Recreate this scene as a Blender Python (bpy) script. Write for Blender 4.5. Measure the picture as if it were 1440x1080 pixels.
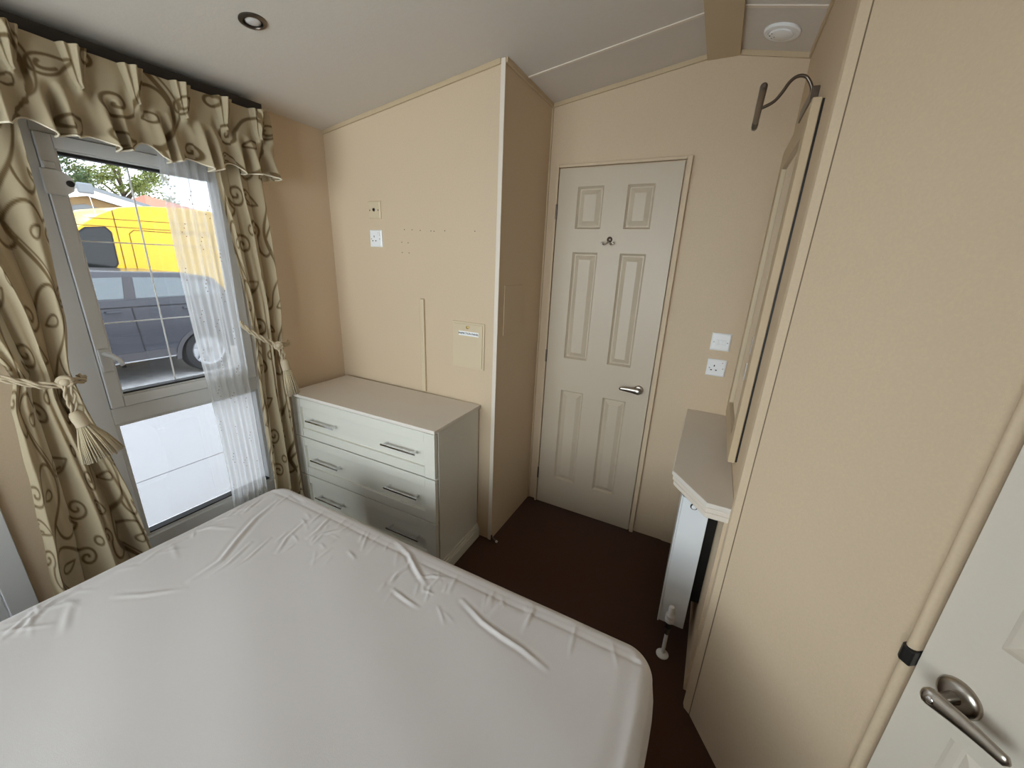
import bpy, bmesh, math, random
import numpy as np
from mathutils import Matrix, Vector

# ---------------------------------------------------------------- camera, sky, exposure
scene = bpy.context.scene
col = scene.collection
for o in list(bpy.data.objects):
    bpy.data.objects.remove(o)

F_PX, YAW, PITCH, ROLL = 543.3, 26.71, 17.48, 2.545
CAM = Vector((2.0332, -1.6418, 1.55))
cam_d = bpy.data.cameras.new('camera')
cam_d.sensor_width = 36.0
cam_d.lens = F_PX / 1440.0 * 36.0
cam_d.clip_start = 0.02
cam_d.clip_end = 300
cam = bpy.data.objects.new('camera', cam_d)
col.objects.link(cam)
_y, _p, _r = map(math.radians, (YAW, PITCH, ROLL))
fw = Vector((-math.sin(_y) * math.cos(_p), math.cos(_y) * math.cos(_p), -math.sin(_p)))
rt = Vector((math.cos(_y), math.sin(_y), 0))
up = rt.cross(fw)
rt2 = math.cos(_r) * rt + math.sin(_r) * up
up2 = -math.sin(_r) * rt + math.cos(_r) * up
m = Matrix((rt2, up2, -fw)).transposed().to_4x4()
m.translation = CAM
cam.matrix_world = m
scene.camera = cam

SKY = 5.0
world = bpy.data.worlds.new('overcast_sky')
scene.world = world
world.use_nodes = True
bg = world.node_tree.nodes['Background']
bg.inputs[0].default_value = (0.90, 0.95, 1.0, 1)
bg.inputs[1].default_value = SKY

def portal(name, x, y0, y1, z0, z1):
    """sampling aid: marks a window opening for the sky light, gives no light of its own"""
    d = bpy.data.lights.new(name, 'AREA')
    d.shape = 'RECTANGLE'
    d.size = abs(y1 - y0)
    d.size_y = abs(z1 - z0)
    d.cycles.is_portal = True
    o = bpy.data.objects.new(name, d)
    if x is None:               # added unseen opening in the wall behind the bed head, y0..y1 run along x
        o.location = ((y0 + y1) / 2, -3.03, (z0 + z1) / 2)
        o.rotation_euler = (math.radians(-90), 0, math.radians(180))
    else:
        o.location = (x, (y0 + y1) / 2, (z0 + z1) / 2)
        o.rotation_euler = (math.radians(90), 0, math.radians(-90))
    col.objects.link(o)

portal('window_portal', -0.09, -1.20, -0.46, 0.28, 1.93)
portal('patio_door_portal', -0.09, -2.10, -1.43, 0.03, 1.97)
portal('unseen_window_portal', None, 0.06, 2.00, 0.66, 2.05)

vs = scene.view_settings
vs.view_transform = 'Standard'
vs.look = 'None'
vs.gamma = 1.0
vs.use_curve_mapping = False
vs.exposure = 1.17
scene.cycles.use_denoising = True
scene.cycles.max_bounces = 14
scene.cycles.diffuse_bounces = 8
scene.cycles.transparent_max_bounces = 16
scene.cycles.sample_clamp_indirect = 8.0

# ---------------------------------------------------------------- helpers
random.seed(4)
WM = {}
COUNT = {}

def srgb(r, g, b):
    f = lambda c: (c / 255 / 12.92) if c / 255 <= 0.04045 else ((c / 255 + 0.055) / 1.055) ** 2.4
    return (f(r), f(g), f(b), 1.0)

def mat(name, rgb, rough=0.5, metal=0.0, spec=0.5, noise=0.0, nscale=40.0, bump=0.0, bscale=None,
        sheen=0.0, stretch=None, coat=0.0):
    mt = bpy.data.materials.new(name)
    mt.use_nodes = True
    nt = mt.node_tree
    b = nt.nodes['Principled BSDF']
    c = srgb(*rgb)
    b.inputs['Base Color'].default_value = c
    b.inputs['Roughness'].default_value = rough
    b.inputs['Metallic'].default_value = metal
    b.inputs['Specular IOR Level'].default_value = spec
    if sheen:
        b.inputs['Sheen Weight'].default_value = sheen
    if coat:
        b.inputs['Coat Weight'].default_value = coat
        b.inputs['Coat Roughness'].default_value = 0.05
    if noise or bump:
        tc = nt.nodes.new('ShaderNodeTexCoord')
        mp = nt.nodes.new('ShaderNodeMapping')
        nt.links.new(tc.outputs['Object'], mp.inputs[0])
        if stretch:
            mp.inputs['Scale'].default_value = stretch
    if noise:
        n = nt.nodes.new('ShaderNodeTexNoise')
        n.inputs['Scale'].default_value = nscale
        n.inputs['Detail'].default_value = 6
        nt.links.new(mp.outputs[0], n.inputs['Vector'])
        mx = nt.nodes.new('ShaderNodeMix')
        mx.data_type = 'RGBA'
        mx.inputs['A'].default_value = tuple(max(0, v * (1 - noise)) for v in c[:3]) + (1,)
        mx.inputs['B'].default_value = tuple(min(1, v * (1 + noise)) for v in c[:3]) + (1,)
        nt.links.new(n.outputs['Fac'], mx.inputs['Factor'])
        nt.links.new(mx.outputs['Result'], b.inputs['Base Color'])
    if bump:
        n2 = nt.nodes.new('ShaderNodeTexNoise')
        n2.inputs['Scale'].default_value = bscale or nscale
        n2.inputs['Detail'].default_value = 4
        nt.links.new(mp.outputs[0], n2.inputs['Vector'])
        bp = nt.nodes.new('ShaderNodeBump')
        bp.inputs['Strength'].default_value = bump
        bp.inputs['Distance'].default_value = 0.004
        nt.links.new(n2.outputs['Fac'], bp.inputs['Height'])
        nt.links.new(bp.outputs['Normal'], b.inputs['Normal'])
    return mt

def print_mat(name, base, line, rough=0.9, bump=0.15, sheen=0.15, trans=0.0, pale=None):
    """woven fabric with a printed motif held in the mesh's 'print' attribute"""
    mt = mat(name, base, rough, noise=0.06, nscale=300, bump=bump, bscale=700, sheen=sheen)
    nt = mt.node_tree
    b = nt.nodes['Principled BSDF']
    src = b.inputs['Base Color'].links[0].from_socket
    at = nt.nodes.new('ShaderNodeAttribute')
    at.attribute_name = 'print'
    mx = nt.nodes.new('ShaderNodeMix')
    mx.data_type = 'RGBA'
    nt.links.new(at.outputs['Fac'], mx.inputs['Factor'])
    nt.links.new(src, mx.inputs['A'])
    mx.inputs['B'].default_value = srgb(*line)
    nt.links.new(mx.outputs['Result'], b.inputs['Base Color'])
    if trans:
        out = nt.nodes['Material Output']
        tr = nt.nodes.new('ShaderNodeBsdfTranslucent')
        nt.links.new(mx.outputs['Result'], tr.inputs['Color'])
        ms = nt.nodes.new('ShaderNodeMixShader')
        ms.inputs[0].default_value = trans
        nt.links.new(b.outputs[0], ms.inputs[1])
        nt.links.new(tr.outputs[0], ms.inputs[2])
        nt.links.new(ms.outputs[0], out.inputs[0])
    return mt

def glass_mat(name, tint, gloss=1.0):
    mt = bpy.data.materials.new(name)
    mt.use_nodes = True
    nt = mt.node_tree
    nt.nodes.remove(nt.nodes['Principled BSDF'])
    out = nt.nodes['Material Output']
    t = nt.nodes.new('ShaderNodeBsdfTransparent')
    t.inputs[0].default_value = tint + (1,)
    g = nt.nodes.new('ShaderNodeBsdfGlossy')
    g.inputs['Roughness'].default_value = 0.02
    fr = nt.nodes.new('ShaderNodeFresnel')
    fr.inputs[0].default_value = 1.45
    mu = nt.nodes.new('ShaderNodeMath')
    mu.operation = 'MULTIPLY'
    mu.inputs[1].default_value = gloss
    nt.links.new(fr.outputs[0], mu.inputs[0])
    ms = nt.nodes.new('ShaderNodeMixShader')
    nt.links.new(mu.outputs[0], ms.inputs[0])
    nt.links.new(t.outputs[0], ms.inputs[1])
    nt.links.new(g.outputs[0], ms.inputs[2])
    nt.links.new(ms.outputs[0], out.inputs[0])
    return mt

def voile_mat(name):
    mt = bpy.data.materials.new(name)
    mt.use_nodes = True
    nt = mt.node_tree
    nt.nodes.remove(nt.nodes['Principled BSDF'])
    out = nt.nodes['Material Output']
    t = nt.nodes.new('ShaderNodeBsdfTransparent')
    t.inputs[0].default_value = (0.98, 0.99, 1, 1)
    d = nt.nodes.new('ShaderNodeBsdfDiffuse')
    d.inputs[0].default_value = (0.85, 0.86, 0.87, 1)
    tr = nt.nodes.new('ShaderNodeBsdfTranslucent')
    tr.inputs[0].default_value = (0.97, 0.97, 0.97, 1)
    a = nt.nodes.new('ShaderNodeMixShader')
    a.inputs[0].default_value = 0.86
    nt.links.new(d.outputs[0], a.inputs[1])
    nt.links.new(tr.outputs[0], a.inputs[2])
    ms = nt.nodes.new('ShaderNodeMixShader')
    ms.inputs[0].default_value = 0.64
    nt.links.new(t.outputs[0], ms.inputs[1])
    nt.links.new(a.outputs[0], ms.inputs[2])
    nt.links.new(ms.outputs[0], out.inputs[0])
    return mt

class MB:
    def __init__(self):
        self.v, self.f = [], []
    def add(self, vs_, fs):
        o = len(self.v)
        self.v += [tuple(p) for p in vs_]
        self.f += [tuple(i + o for i in q) for q in fs]
        return self
    def box(self, x0, x1, y0, y1, z0, z1):
        x0, x1 = sorted((x0, x1)); y0, y1 = sorted((y0, y1)); z0, z1 = sorted((z0, z1))
        p = [(x, y, z) for z in (z0, z1) for y in (y0, y1) for x in (x0, x1)]
        return self.add(p, [(0, 2, 3, 1), (4, 5, 7, 6), (0, 1, 5, 4), (2, 6, 7, 3), (0, 4, 6, 2), (1, 3, 7, 5)])
    def hexa(self, p):
        """8 corners: bottom 4 (ccw from above), top 4"""
        return self.add(p, [(3, 2, 1, 0), (4, 5, 6, 7), (0, 1, 5, 4), (1, 2, 6, 5), (2, 3, 7, 6), (3, 0, 4, 7)])
    def prism(self, poly, fn, a, b):
        """poly of 2d points, fn(u, v, w) -> 3d, extruded from w=a to w=b"""
        n = len(poly)
        v = [fn(u, w, a) for u, w in poly] + [fn(u, w, b) for u, w in poly]
        fs = [tuple(range(n - 1, -1, -1)), tuple(range(n, 2 * n))]
        fs += [(i, (i + 1) % n, n + (i + 1) % n, n + i) for i in range(n)]
        return self.add(v, fs)
    def tube(self, path, r, n=10, cap=True):
        path = [Vector(p) for p in path]
        rs = r if isinstance(r, (list, tuple)) else [r] * len(path)
        t0 = (path[1] - path[0]).normalized()
        ref = Vector((0, 0, 1)) if abs(t0.z) < 0.9 else Vector((1, 0, 0))
        u = t0.cross(ref).normalized()
        v = []
        for i, p in enumerate(path):
            t = (path[min(i + 1, len(path) - 1)] - path[max(i - 1, 0)])
            t = t.normalized() if t.length > 1e-9 else t0
            u = (u - t * u.dot(t)).normalized()
            w = t.cross(u)
            for k in range(n):
                a = 2 * math.pi * k / n
                v.append(p + rs[i] * (math.cos(a) * u + math.sin(a) * w))
        fs = [(i * n + k, i * n + (k + 1) % n, (i + 1) * n + (k + 1) % n, (i + 1) * n + k)
              for i in range(len(path) - 1) for k in range(n)]
        if cap:
            fs += [tuple(range(n - 1, -1, -1)), tuple(range((len(path) - 1) * n, len(path) * n))]
        return self.add(v, fs)
    def lathe(self, prof, origin, axis=(0, 0, 1), n=32, cap=True):
        """prof: (radius, height along axis)"""
        ax = Vector(axis).normalized()
        ref = Vector((0, 0, 1)) if abs(ax.z) < 0.9 else Vector((1, 0, 0))
        u = ax.cross(ref).normalized(); w = ax.cross(u)
        o = Vector(origin)
        v = [o + ax * h + r * (math.cos(2 * math.pi * k / n) * u + math.sin(2 * math.pi * k / n) * w)
             for r, h in prof for k in range(n)]
        fs = [(i * n + k, i * n + (k + 1) % n, (i + 1) * n + (k + 1) % n, (i + 1) * n + k)
              for i in range(len(prof) - 1) for k in range(n)]
        if cap:
            fs += [tuple(range(n - 1, -1, -1)), tuple(range((len(prof) - 1) * n, len(prof) * n))]
        return self.add(v, fs)
    def grid(self, P):
        """P: array (nu, nv, 3)"""
        nu, nv = P.shape[:2]
        fs = [(i * nv + j, (i + 1) * nv + j, (i + 1) * nv + j + 1, i * nv + j + 1)
              for i in range(nu - 1) for j in range(nv - 1)]
        return self.add(P.reshape(-1, 3).tolist(), fs)
    def build(self, name, material, parent=None, smooth=False, bevel=0.0, seg=2, local=False, fix=True):
        me = bpy.data.meshes.new(name)
        v = self.v
        M = WM.get(parent)
        if M is not None and not local:
            inv = M.inverted()
            v = [tuple(inv @ Vector(p)) for p in v]
        me.from_pydata(v, [], self.f)
        if fix:
            bm = bmesh.new(); bm.from_mesh(me)
            bmesh.ops.recalc_face_normals(bm, faces=bm.faces)
            bm.to_mesh(me); bm.free()
        me.materials.append(material)
        if smooth:
            me.polygons.foreach_set('use_smooth', [True] * len(me.polygons))
        o = bpy.data.objects.new(name, me)
        col.objects.link(o)
        if parent is not None:
            o.parent = parent
            WM[o] = M
        if bevel:
            bv = o.modifiers.new('bevel', 'BEVEL')
            bv.width = bevel; bv.segments = seg; bv.limit_method = 'ANGLE'
            bv.angle_limit = math.radians(40)
            if seg > 1:
                me.polygons.foreach_set('use_smooth', [True] * len(me.polygons))
                bv.harden_normals = True
        if smooth == 'auto' or (bevel and seg > 1):
            auto_smooth(o)
        return o

def auto_smooth(o):
    me = o.data
    bm = bmesh.new(); bm.from_mesh(me)
    for e in bm.edges:
        if len(e.link_faces) == 2 and e.calc_face_angle(0) > math.radians(35):
            e.smooth = False
    bm.to_mesh(me); bm.free()

def empty(name, loc=(0, 0, 0), rz=0.0):
    o = bpy.data.objects.new(name, None)
    o.empty_display_size = 0.05
    o.location = loc
    o.rotation_euler = (0, 0, rz)
    col.objects.link(o)
    WM[o] = Matrix.Translation(loc) @ Matrix.Rotation(rz, 4, 'Z')
    return o

def tag(o, label=None, cat=None, group=None, kind=None):
    if label: o['label'] = label
    if cat: o['category'] = cat
    if group: o['group'] = group
    if kind: o['kind'] = kind
    return o

def struct(o):
    o['kind'] = 'structure'
    return o

def copy_tree(o, parent=None, loc=None):
    c = o.copy(); col.objects.link(c)
    if parent is not None: c.parent = parent
    if loc is not None: c.location = loc
    for ch in list(o.children):
        copy_tree(ch, c)
    return c

# ---------------------------------------------------------------- materials
M_WALL = mat('cream_vinyl_wallpaper', (205, 184, 156), 0.62, spec=0.35, noise=0.07, nscale=170, bump=0.10, bscale=420)
M_CEIL = mat('ceiling_board', (211, 203, 193), 0.8, spec=0.2, noise=0.03, nscale=60, bump=0.12, bscale=120)
M_TRIM = mat('pale_trim', (222, 210, 196), 0.45, noise=0.02, nscale=80)
M_CREAM = mat('cream_trim', (192, 171, 140), 0.5, noise=0.02, nscale=80)
M_DOOR = mat('painted_door', (196, 181, 160), 0.42, noise=0.015, nscale=30, bump=0.05, bscale=90, stretch=(6, 6, 0.6))
M_CARPET = mat('brown_carpet', (72, 44, 30), 0.95, spec=0.1, noise=0.35, nscale=420, bump=0.6, bscale=500, sheen=0.2)
M_UPVC = mat('white_upvc', (208, 208, 207), 0.28, noise=0.01, nscale=20)
M_GASKET = mat('black_gasket', (22, 22, 24), 0.6)
M_GLASS = glass_mat('window_glass', (0.93, 0.96, 0.96))
M_GLASS_T = glass_mat('tinted_window_glass', (0.50, 0.51, 0.52))
M_BAR = mat('white_lead_bar', (235, 235, 232), 0.5)
M_CHEST = mat('off_white_woodgrain', (214, 211, 200), 0.4, noise=0.025, nscale=14, bump=0.06, bscale=30, stretch=(1, 12, 12))
M_CHESTTOP = mat('chest_top_board', (218, 210, 200), 0.38, noise=0.02, nscale=12, stretch=(1, 10, 10))
M_CHROME = mat('polished_chrome', (225, 225, 225), 0.12, metal=1.0)
M_NICKEL = mat('satin_nickel', (176, 168, 158), 0.28, metal=1.0)
M_NICKELD = mat('dark_nickel', (120, 110, 102), 0.32, metal=1.0)
M_PLASTIC = mat('white_plastic', (236, 236, 236), 0.3)
M_PLASTIC2 = mat('cream_plastic', (208, 190, 160), 0.4)
M_DARK = mat('black_plastic', (16, 14, 13), 0.4)
M_HOLE = mat('socket_hole', (30, 26, 24), 0.8)
M_RAD = mat('white_enamel', (234, 236, 238), 0.25)
M_MIRROR = mat('mirror_glass', (235, 238, 238), 0.02, metal=1.0)
M_SHEET = mat('white_cotton_sheet', (204, 199, 197), 0.85, spec=0.2, noise=0.02, nscale=250, bump=0.10, bscale=600, sheen=0.2)
M_BASE = mat('grey_divan', (120, 112, 104), 0.9)
M_CURTAIN = print_mat('printed_curtain', (184, 168, 138), (104, 82, 46), trans=0.22)
M_PIPING = mat('cream_piping', (224, 212, 188), 0.8)
M_ROPE = mat('beige_rope', (182, 166, 140), 0.85, noise=0.08, nscale=200)
M_FRINGE = mat('tassel_thread', (178, 162, 132), 0.85, noise=0.12, nscale=60, sheen=0.3)
M_VOILE = voile_mat('white_voile')
M_SPRIG = mat('embroidery_thread', (150, 120, 100), 0.8)
M_LABEL = mat('white_label', (244, 244, 244), 0.4)
M_INK = mat('black_ink', (20, 20, 24), 0.6)
M_BRASS = mat('brass_lock', (186, 160, 96), 0.3, metal=1.0)
M_FROST = mat('frosted_lamp_glass', (205, 200, 196), 0.35)

# ---------------------------------------------------------------- room shell
R, D, XP = 2.200, 0.516, 1.113
YN, XE = -2.90, 2.95            # wall behind the bed head, wall beyond the near door
TH = math.radians(35)
DV = Vector((math.sin(TH), -math.cos(TH), 0))      # along the angled wall
DN = Vector((-math.cos(TH), -math.sin(TH), 0))     # out of it, into the room
P0 = Vector((2.213, -0.439, 0))
RIDGE = 1.885
def zc(x):
    return 2.182 + 0.1402 * x if x <= RIDGE else 2.4463 - 0.20 * (x - RIDGE)

struct(MB().box(-0.06, 3.1, YN - 0.1, 0.62, -0.06, 0.0).build('floor', M_CARPET))

# left wall with two openings
W1 = (-1.20, -0.46, 0.28, 1.93)
W2 = (-2.10, -1.43, 0.03, 1.97)
b = MB()
b.box(-0.06, 0, W1[1], 0.62, 0, 2.5)
b.box(-0.06, 0, W2[1], W1[0], 0, 2.5)
b.box(-0.06, 0, YN - 0.1, W2[0], 0, 2.5)
b.box(-0.06, 0, W1[0], W1[1], 0, W1[2]); b.box(-0.06, 0, W1[0], W1[1], W1[3], 2.5)
b.box(-0.06, 0, W2[0], W2[1], 0, W2[2]); b.box(-0.06, 0, W2[0], W2[1], W2[3], 2.5)
struct(b.build('wall_left', M_WALL))
wall_back = struct(MB().box(0, XP, 0, 0.62, 0, 2.5).build('wall_back', M_WALL))
struct(MB().box(XP, 2.4, D, 0.62, 0, 2.6).build('wall_door', M_WALL))
struct(MB().box(R, 2.34, -0.36, D, 0, 2.6).build('wall_right', M_WALL))
A2 = P0 + DV * 1.25
q = [P0, A2, A2 - DN * 0.12, P0 - DN * 0.12]
struct(MB().hexa([(p.x, p.y, 0) for p in q] + [(p.x, p.y, 2.6) for p in q]).build('wall_angled', M_WALL))
struct(MB().box(A2.x - 0.02, A2.x + 0.1, YN - 0.1, A2.y, 0, 2.6).build('wall_side', M_WALL))
W3 = (0.06, 2.00, 0.66, 2.05)
b = MB()
b.box(0, W3[0], YN - 0.1, YN, 0, 2.6); b.box(W3[1], A2.x, YN - 0.1, YN, 0, 2.6)
b.box(W3[0], W3[1], YN - 0.1, YN, 0, W3[2]); b.box(W3[0], W3[1], YN - 0.1, YN, W3[3], 2.6)
struct(b.build('wall_near', M_WALL))

struct(MB().box(-0.2, 2.4, YN - 1.25, YN - 0.1, 2.14, 2.22).build('trim_19', M_UPVC))  # unseen canopy added to cut the high sky light on the bed
# ceiling: two slopes of boards with thin joint strips, ridge beam
ceil = struct(MB().box(-0.06, 3.1, YN - 0.1, 0.62, 2.49, 2.60).build('ceiling', M_CEIL))
def slab(x0, x1, y0, y1, t0, t1):
    return [(x0, y0, zc(x0) + t0), (x1, y0, zc(x1) + t0), (x1, y1, zc(x1) + t0), (x0, y1, zc(x0) + t0),
            (x0, y0, zc(x0) + t1), (x1, y0, zc(x1) + t1), (x1, y1, zc(x1) + t1), (x0, y1, zc(x0) + t1)]
YJ = [YN - 0.1, -1.75, 0.20, 0.62]
for xa, xb in ((-0.06, RIDGE), (RIDGE, 3.1)):
    for ya, yb in zip(YJ[:-1], YJ[1:]):
        MB().hexa(slab(xa, xb, ya + 0.001, yb - 0.001, 0, 0.035)).build('ceiling_panel', M_CEIL, ceil)
    for yj in YJ[1:-1]:
        MB().hexa(slab(xa, xb, yj - 0.007, yj + 0.007, -0.004, 0.001)).build('joint_strip', M_TRIM, ceil)
struct(MB().hexa([(1.822, YN, 2.414), (1.947, YN, 2.414), (1.947, D, 2.414), (1.822, D, 2.414),
                  (1.822, YN, 2.46), (1.947, YN, 2.46), (1.947, D, 2.46), (1.822, D, 2.46)]).build('trim_1', M_CREAM, bevel=0.002))

# cornice strips
def cornice(n, x0, x1, y0, y1):
    xs = sorted((x0, x1)); ys = sorted((y0, y1))
    p = [(xs[0], ys[0], zc(xs[0]) - 0.020), (xs[1], ys[0], zc(xs[1]) - 0.020), (xs[1], ys[1], zc(xs[1]) - 0.020), (xs[0], ys[1], zc(xs[0]) - 0.020)]
    p += [(a, c, zc(a)) for a, c, _ in p]
    struct(MB().hexa(p).build('trim_%d' % n, M_CREAM, bevel=0.002))
cornice(2, 0.0, XP - 0.018, -0.010, 0.0)
cornice(3, XP, 1.822, D - 0.010, D)
cornice(4, 1.947, R, D - 0.010, D)
cornice(5, XP, XP + 0.010, 0.0, D - 0.01)
cornice(6, R - 0.008, R, -0.35, D - 0.01)
# pale corner strip of the partition, corner bead, joint cover on the angled wall
struct(MB().box(XP - 0.018, XP + 0.004, -0.006, 0.0, 0, zc(XP) - 0.003).build('trim_7', M_TRIM, bevel=0.002))
struct(MB().box(XP, XP + 0.008, D - 0.008, D, 0, zc(XP) - 0.02).build('trim_8', M_CREAM))
c = [(R, -0.355), (2.190, -0.405), (2.193, -0.4225), (2.2117, -0.4377), (2.30, -0.50), (2.30, -0.36)]
struct(MB().prism(c, lambda u, v, w: (u, v, w), 0.0, 2.6).build('trim_9', M_WALL))
struct(MB().tube([(P0.x - 0.0005, P0.y + 0.0005, 0.002), (P0.x - 0.0005, P0.y + 0.0005, 2.5)], 0.0018, 6).build('trim_10', mat('dark_joint_bead', (120, 100, 78), 0.7)))  # thin bead, darker than the wall, along the joint
struct(MB().box(2.186, R, -0.352, D, 0.0, 0.77).build('trim_11', M_WALL))
struct(MB().box(1.994, 2.186, D - 0.006, D, 0.0, 0.77).build('trim_12', M_WALL, bevel=0.001))

# ---------------------------------------------------------------- doors
ROWS = [(0.208, 0.822), (1.022, 1.617), (1.735, 1.941)]
def door_leaf(name, w, h, cols, place, knob_side, M_DOOR=M_DOOR):
    """local frame: x across, y out of the door towards the room is -y, z up"""
    root = struct(empty(name, place[0], place[1]))
    t = 0.035
    b = MB()
    xs = [0, cols[0][0], cols[0][1], cols[1][0], cols[1][1], w]
    zs = [0.006, ROWS[0][0], ROWS[0][1], ROWS[1][0], ROWS[1][1], ROWS[2][0], ROWS[2][1], h]
    for i in range(5):
        for j in range(7):
            if i in (1, 3) and j in (1, 3, 5):
                b.box(xs[i], xs[i + 1], 0.0175, t, zs[j], zs[j + 1]); continue
            b.box(xs[i], xs[i + 1], 0, t, zs[j], zs[j + 1])
    b.build('leaf', M_DOOR, root, local=True, fix=False)
    for (x0, x1) in cols:
        for (z0, z1) in ROWS:
            p = MB()
            rings = [(0, 0.0), (0.003, 0.006), (0.010, 0.016), (0.015, 0.016), (0.038, 0.003)]
            v = []
            for d, y in rings:
                v += [(x0 + d, y, z0 + d), (x1 - d, y, z0 + d), (x1 - d, y, z1 - d), (x0 + d, y, z1 - d)]
            fs = []
            for k in range(len(rings) - 1):
                for i in range(4):
                    fs.append((k * 4 + i, k * 4 + (i + 1) % 4, k * 4 + 4 + (i + 1) % 4, k * 4 + 4 + i))
            fs.append(tuple(range(16, 20)))
            p.add(v, fs).build('panel', M_DOOR, root, local=True)
    return root

door1 = door_leaf('door_1', 0.614, 2.028, [(0.107, 0.246), (0.365, 0.496)], ((1.1864, D - 0.019, 0), 0), 1)
def lever(root, px, pz, s, length=0.11, out=0.048, base=M_NICKEL, oval=False):
    """lever handle on the face y=0, lever runs along s*x"""
    h = empty('lever_handle'); h.parent = root; WM[h] = WM[root]
    if oval:
        prof = [(1.0, 0), (0.985, 0.003), (0.90, 0.007), (0.72, 0.010), (0.4, 0.0115), (0.0, 0.012)]
        b = MB(); n = 40; v = []
        for r, k in prof:
            for i in range(n):
                a = 2 * math.pi * i / n
                v.append((px + 0.030 * r * math.cos(a), -k, pz + 0.030 * r * math.sin(a)))
        fs = [(i * n + k, i * n + (k + 1) % n, (i + 1) * n + (k + 1) % n, (i + 1) * n + k) for i in range(len(prof) - 1) for k in range(n)]
        b.add(v, fs).build('rose', base, h, smooth=True, local=True)
    else:
        MB().lathe([(0.026, 0), (0.026, 0.004), (0.023, 0.009), (0.014, 0.0105), (0.0, 0.011)], (px, 0, pz), (0, -1, 0), 36, False).build('rose', base, h, smooth=True, local=True)
    MB().lathe([(0.010, 0.008), (0.009, out - 0.010), (0.011, out)], (px, 0, pz), (0, -1, 0), 20).build('neck', base, h, smooth=True, local=True)
    b = MB(); v = []; n = 18; N = 22
    for i in range(N):
        t = i / (N - 1)
        x = px + s * (-0.016 + t * (length + 0.016))
        y = -out + 0.006 * math.sin(t * math.pi) * 0.6 + 0.010 * t * t - 0.001
        ry = 0.0085 * (1 - 0.35 * t); rz = 0.0175 * (1 - 0.48 * t)
        e = 1.0
        if t < 0.10: e = math.sqrt(max(0.20, 1 - ((0.10 - t) / 0.11) ** 2))
        if t > 0.95: e = math.sqrt(max(0.05, 1 - ((t - 0.95) / 0.05) ** 2))
        for k in range(n):
            a = 2 * math.pi * k / n
            v.append((x, y + ry * e * math.sin(a), pz + 0.002 * math.sin(t * 3) + rz * e * math.cos(a)))
    fs = [(i * n + k, i * n + (k + 1) % n, (i + 1) * n + (k + 1) % n, (i + 1) * n + k) for i in range(N - 1) for k in range(n)]
    fs += [tuple(range(n - 1, -1, -1)), tuple(range((N - 1) * n, N * n))]
    b.add(v, fs).build('lever', base, h, smooth=True, local=True)
    MB().lathe([(0.0068, 0), (0.0068, 0.001), (0.004, 0.0018), (0, 0.002)], (px - s * 0.002, -out - 0.0062, pz), (0, -1, 0), 20, False).build('end_cap', M_CHROME, h, smooth=True, local=True)
lever(door1, 0.556, 0.905, -1, 0.10, 0.045)
# double coat hook screwed to the door
hk = empty('coat_hook'); hk.parent = door1; WM[hk] = WM[door1]
hx, hz = 0.299, 1.672
MB().lathe([(0.014, 0), (0.014, 0.003), (0.010, 0.006), (0, 0.007)], (hx + 0.004, 0, hz + 0.012), (0, -1, 0), 24, False).build('back_plate', M_NICKELD, hk, smooth=True, local=True)
for s in (-1, 1):
    MB().tube([(hx + 0.003, -0.004, hz + 0.006), (hx + s * 0.010, -0.012, hz - 0.010), (hx + s * 0.020, -0.018, hz - 0.014),
               (hx + s * 0.027, -0.021, hz - 0.010), (hx + s * 0.031, -0.022, hz - 0.001)], [0.005, 0.0045, 0.004, 0.004, 0.0055], 10).build('hook', M_CHROME, hk, smooth=True, local=True)
for hz_ in (0.22, 1.02, 1.82):
    MB().lathe([(0.0055, 0), (0.0055, 0.075)], (-0.004, -0.004, hz_ - 0.037), (0, 0, 1), 12).build('hinge', M_NICKELD, door1, smooth='auto', local=True)
# door lining
b = MB()
x0, x1 = 1.1864, 1.8004
b.box(x0 - 0.020, x0 - 0.006, D - 0.022, D, 0, 2.050)
struct(b.build('trim_13', M_WALL, bevel=0.002))
struct(MB().box(x1 + 0.006, x1 + 0.030, D - 0.024, D, 0, 2.050).build('trim_14', M_WALL, bevel=0.003))
struct(MB().box(x0 - 0.006, x1 + 0.006, D - 0.022, D, 2.036, 2.050).build('trim_15', M_WALL, bevel=0.002))
MB().box(x1 + 0.0055, x1 + 0.0075, D - 0.0235, D - 0.004, 0.86, 0.95).build('strike_plate', M_NICKEL, bpy.data.objects['trim_14'], fix=True)

# near door on the angled wall
T0 = 0.474
org = P0 + DV * T0 + DN * 0.019
door2 = door_leaf('door_2', 0.62, 2.0, [(0.073, 0.250), (0.365, 0.545)], ((org.x, org.y, 0), math.atan2(DV.y, DV.x)), -1, mat('lit_near_door', (210, 201, 187), 0.42, noise=0.02, nscale=120, bump=0.05, bscale=200))  # same paint as the other door, made paler to stand for its light
lever(door2, 0.060, 0.898, 1, 0.088, 0.050, oval=True)
for k, t in enumerate((T0 - 0.022, T0 + 0.626)):
    a = P0 + DV * (t - 0.0)
    bb = P0 + DV * (t + 0.018)
    prof = []
    for i in range(9):
        an = math.pi * i / 8
        prof.append((t + 0.009 - 0.009 * math.cos(an), 0.020 + 0.011 * math.sin(an)))
    prof = [(t, 0.0)] + prof + [(t + 0.018, 0.0)]
    struct(MB().prism(prof, lambda u, v, w: tuple(P0 + DV * u + DN * v + Vector((0, 0, w))), 0.0, 2.03).build('trim_%d' % (16 + k), M_WALL, smooth='auto'))
prof = [(T0 - 0.022, 0), (T0 + 0.644, 0), (T0 + 0.644, 0.029), (T0 - 0.022, 0.029)]
struct(MB().prism(prof, lambda u, v, w: tuple(P0 + DV * u + DN * v + Vector((0, 0, w))), 2.03, 2.05).build('trim_18', M_WALL, bevel=0.003))
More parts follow.
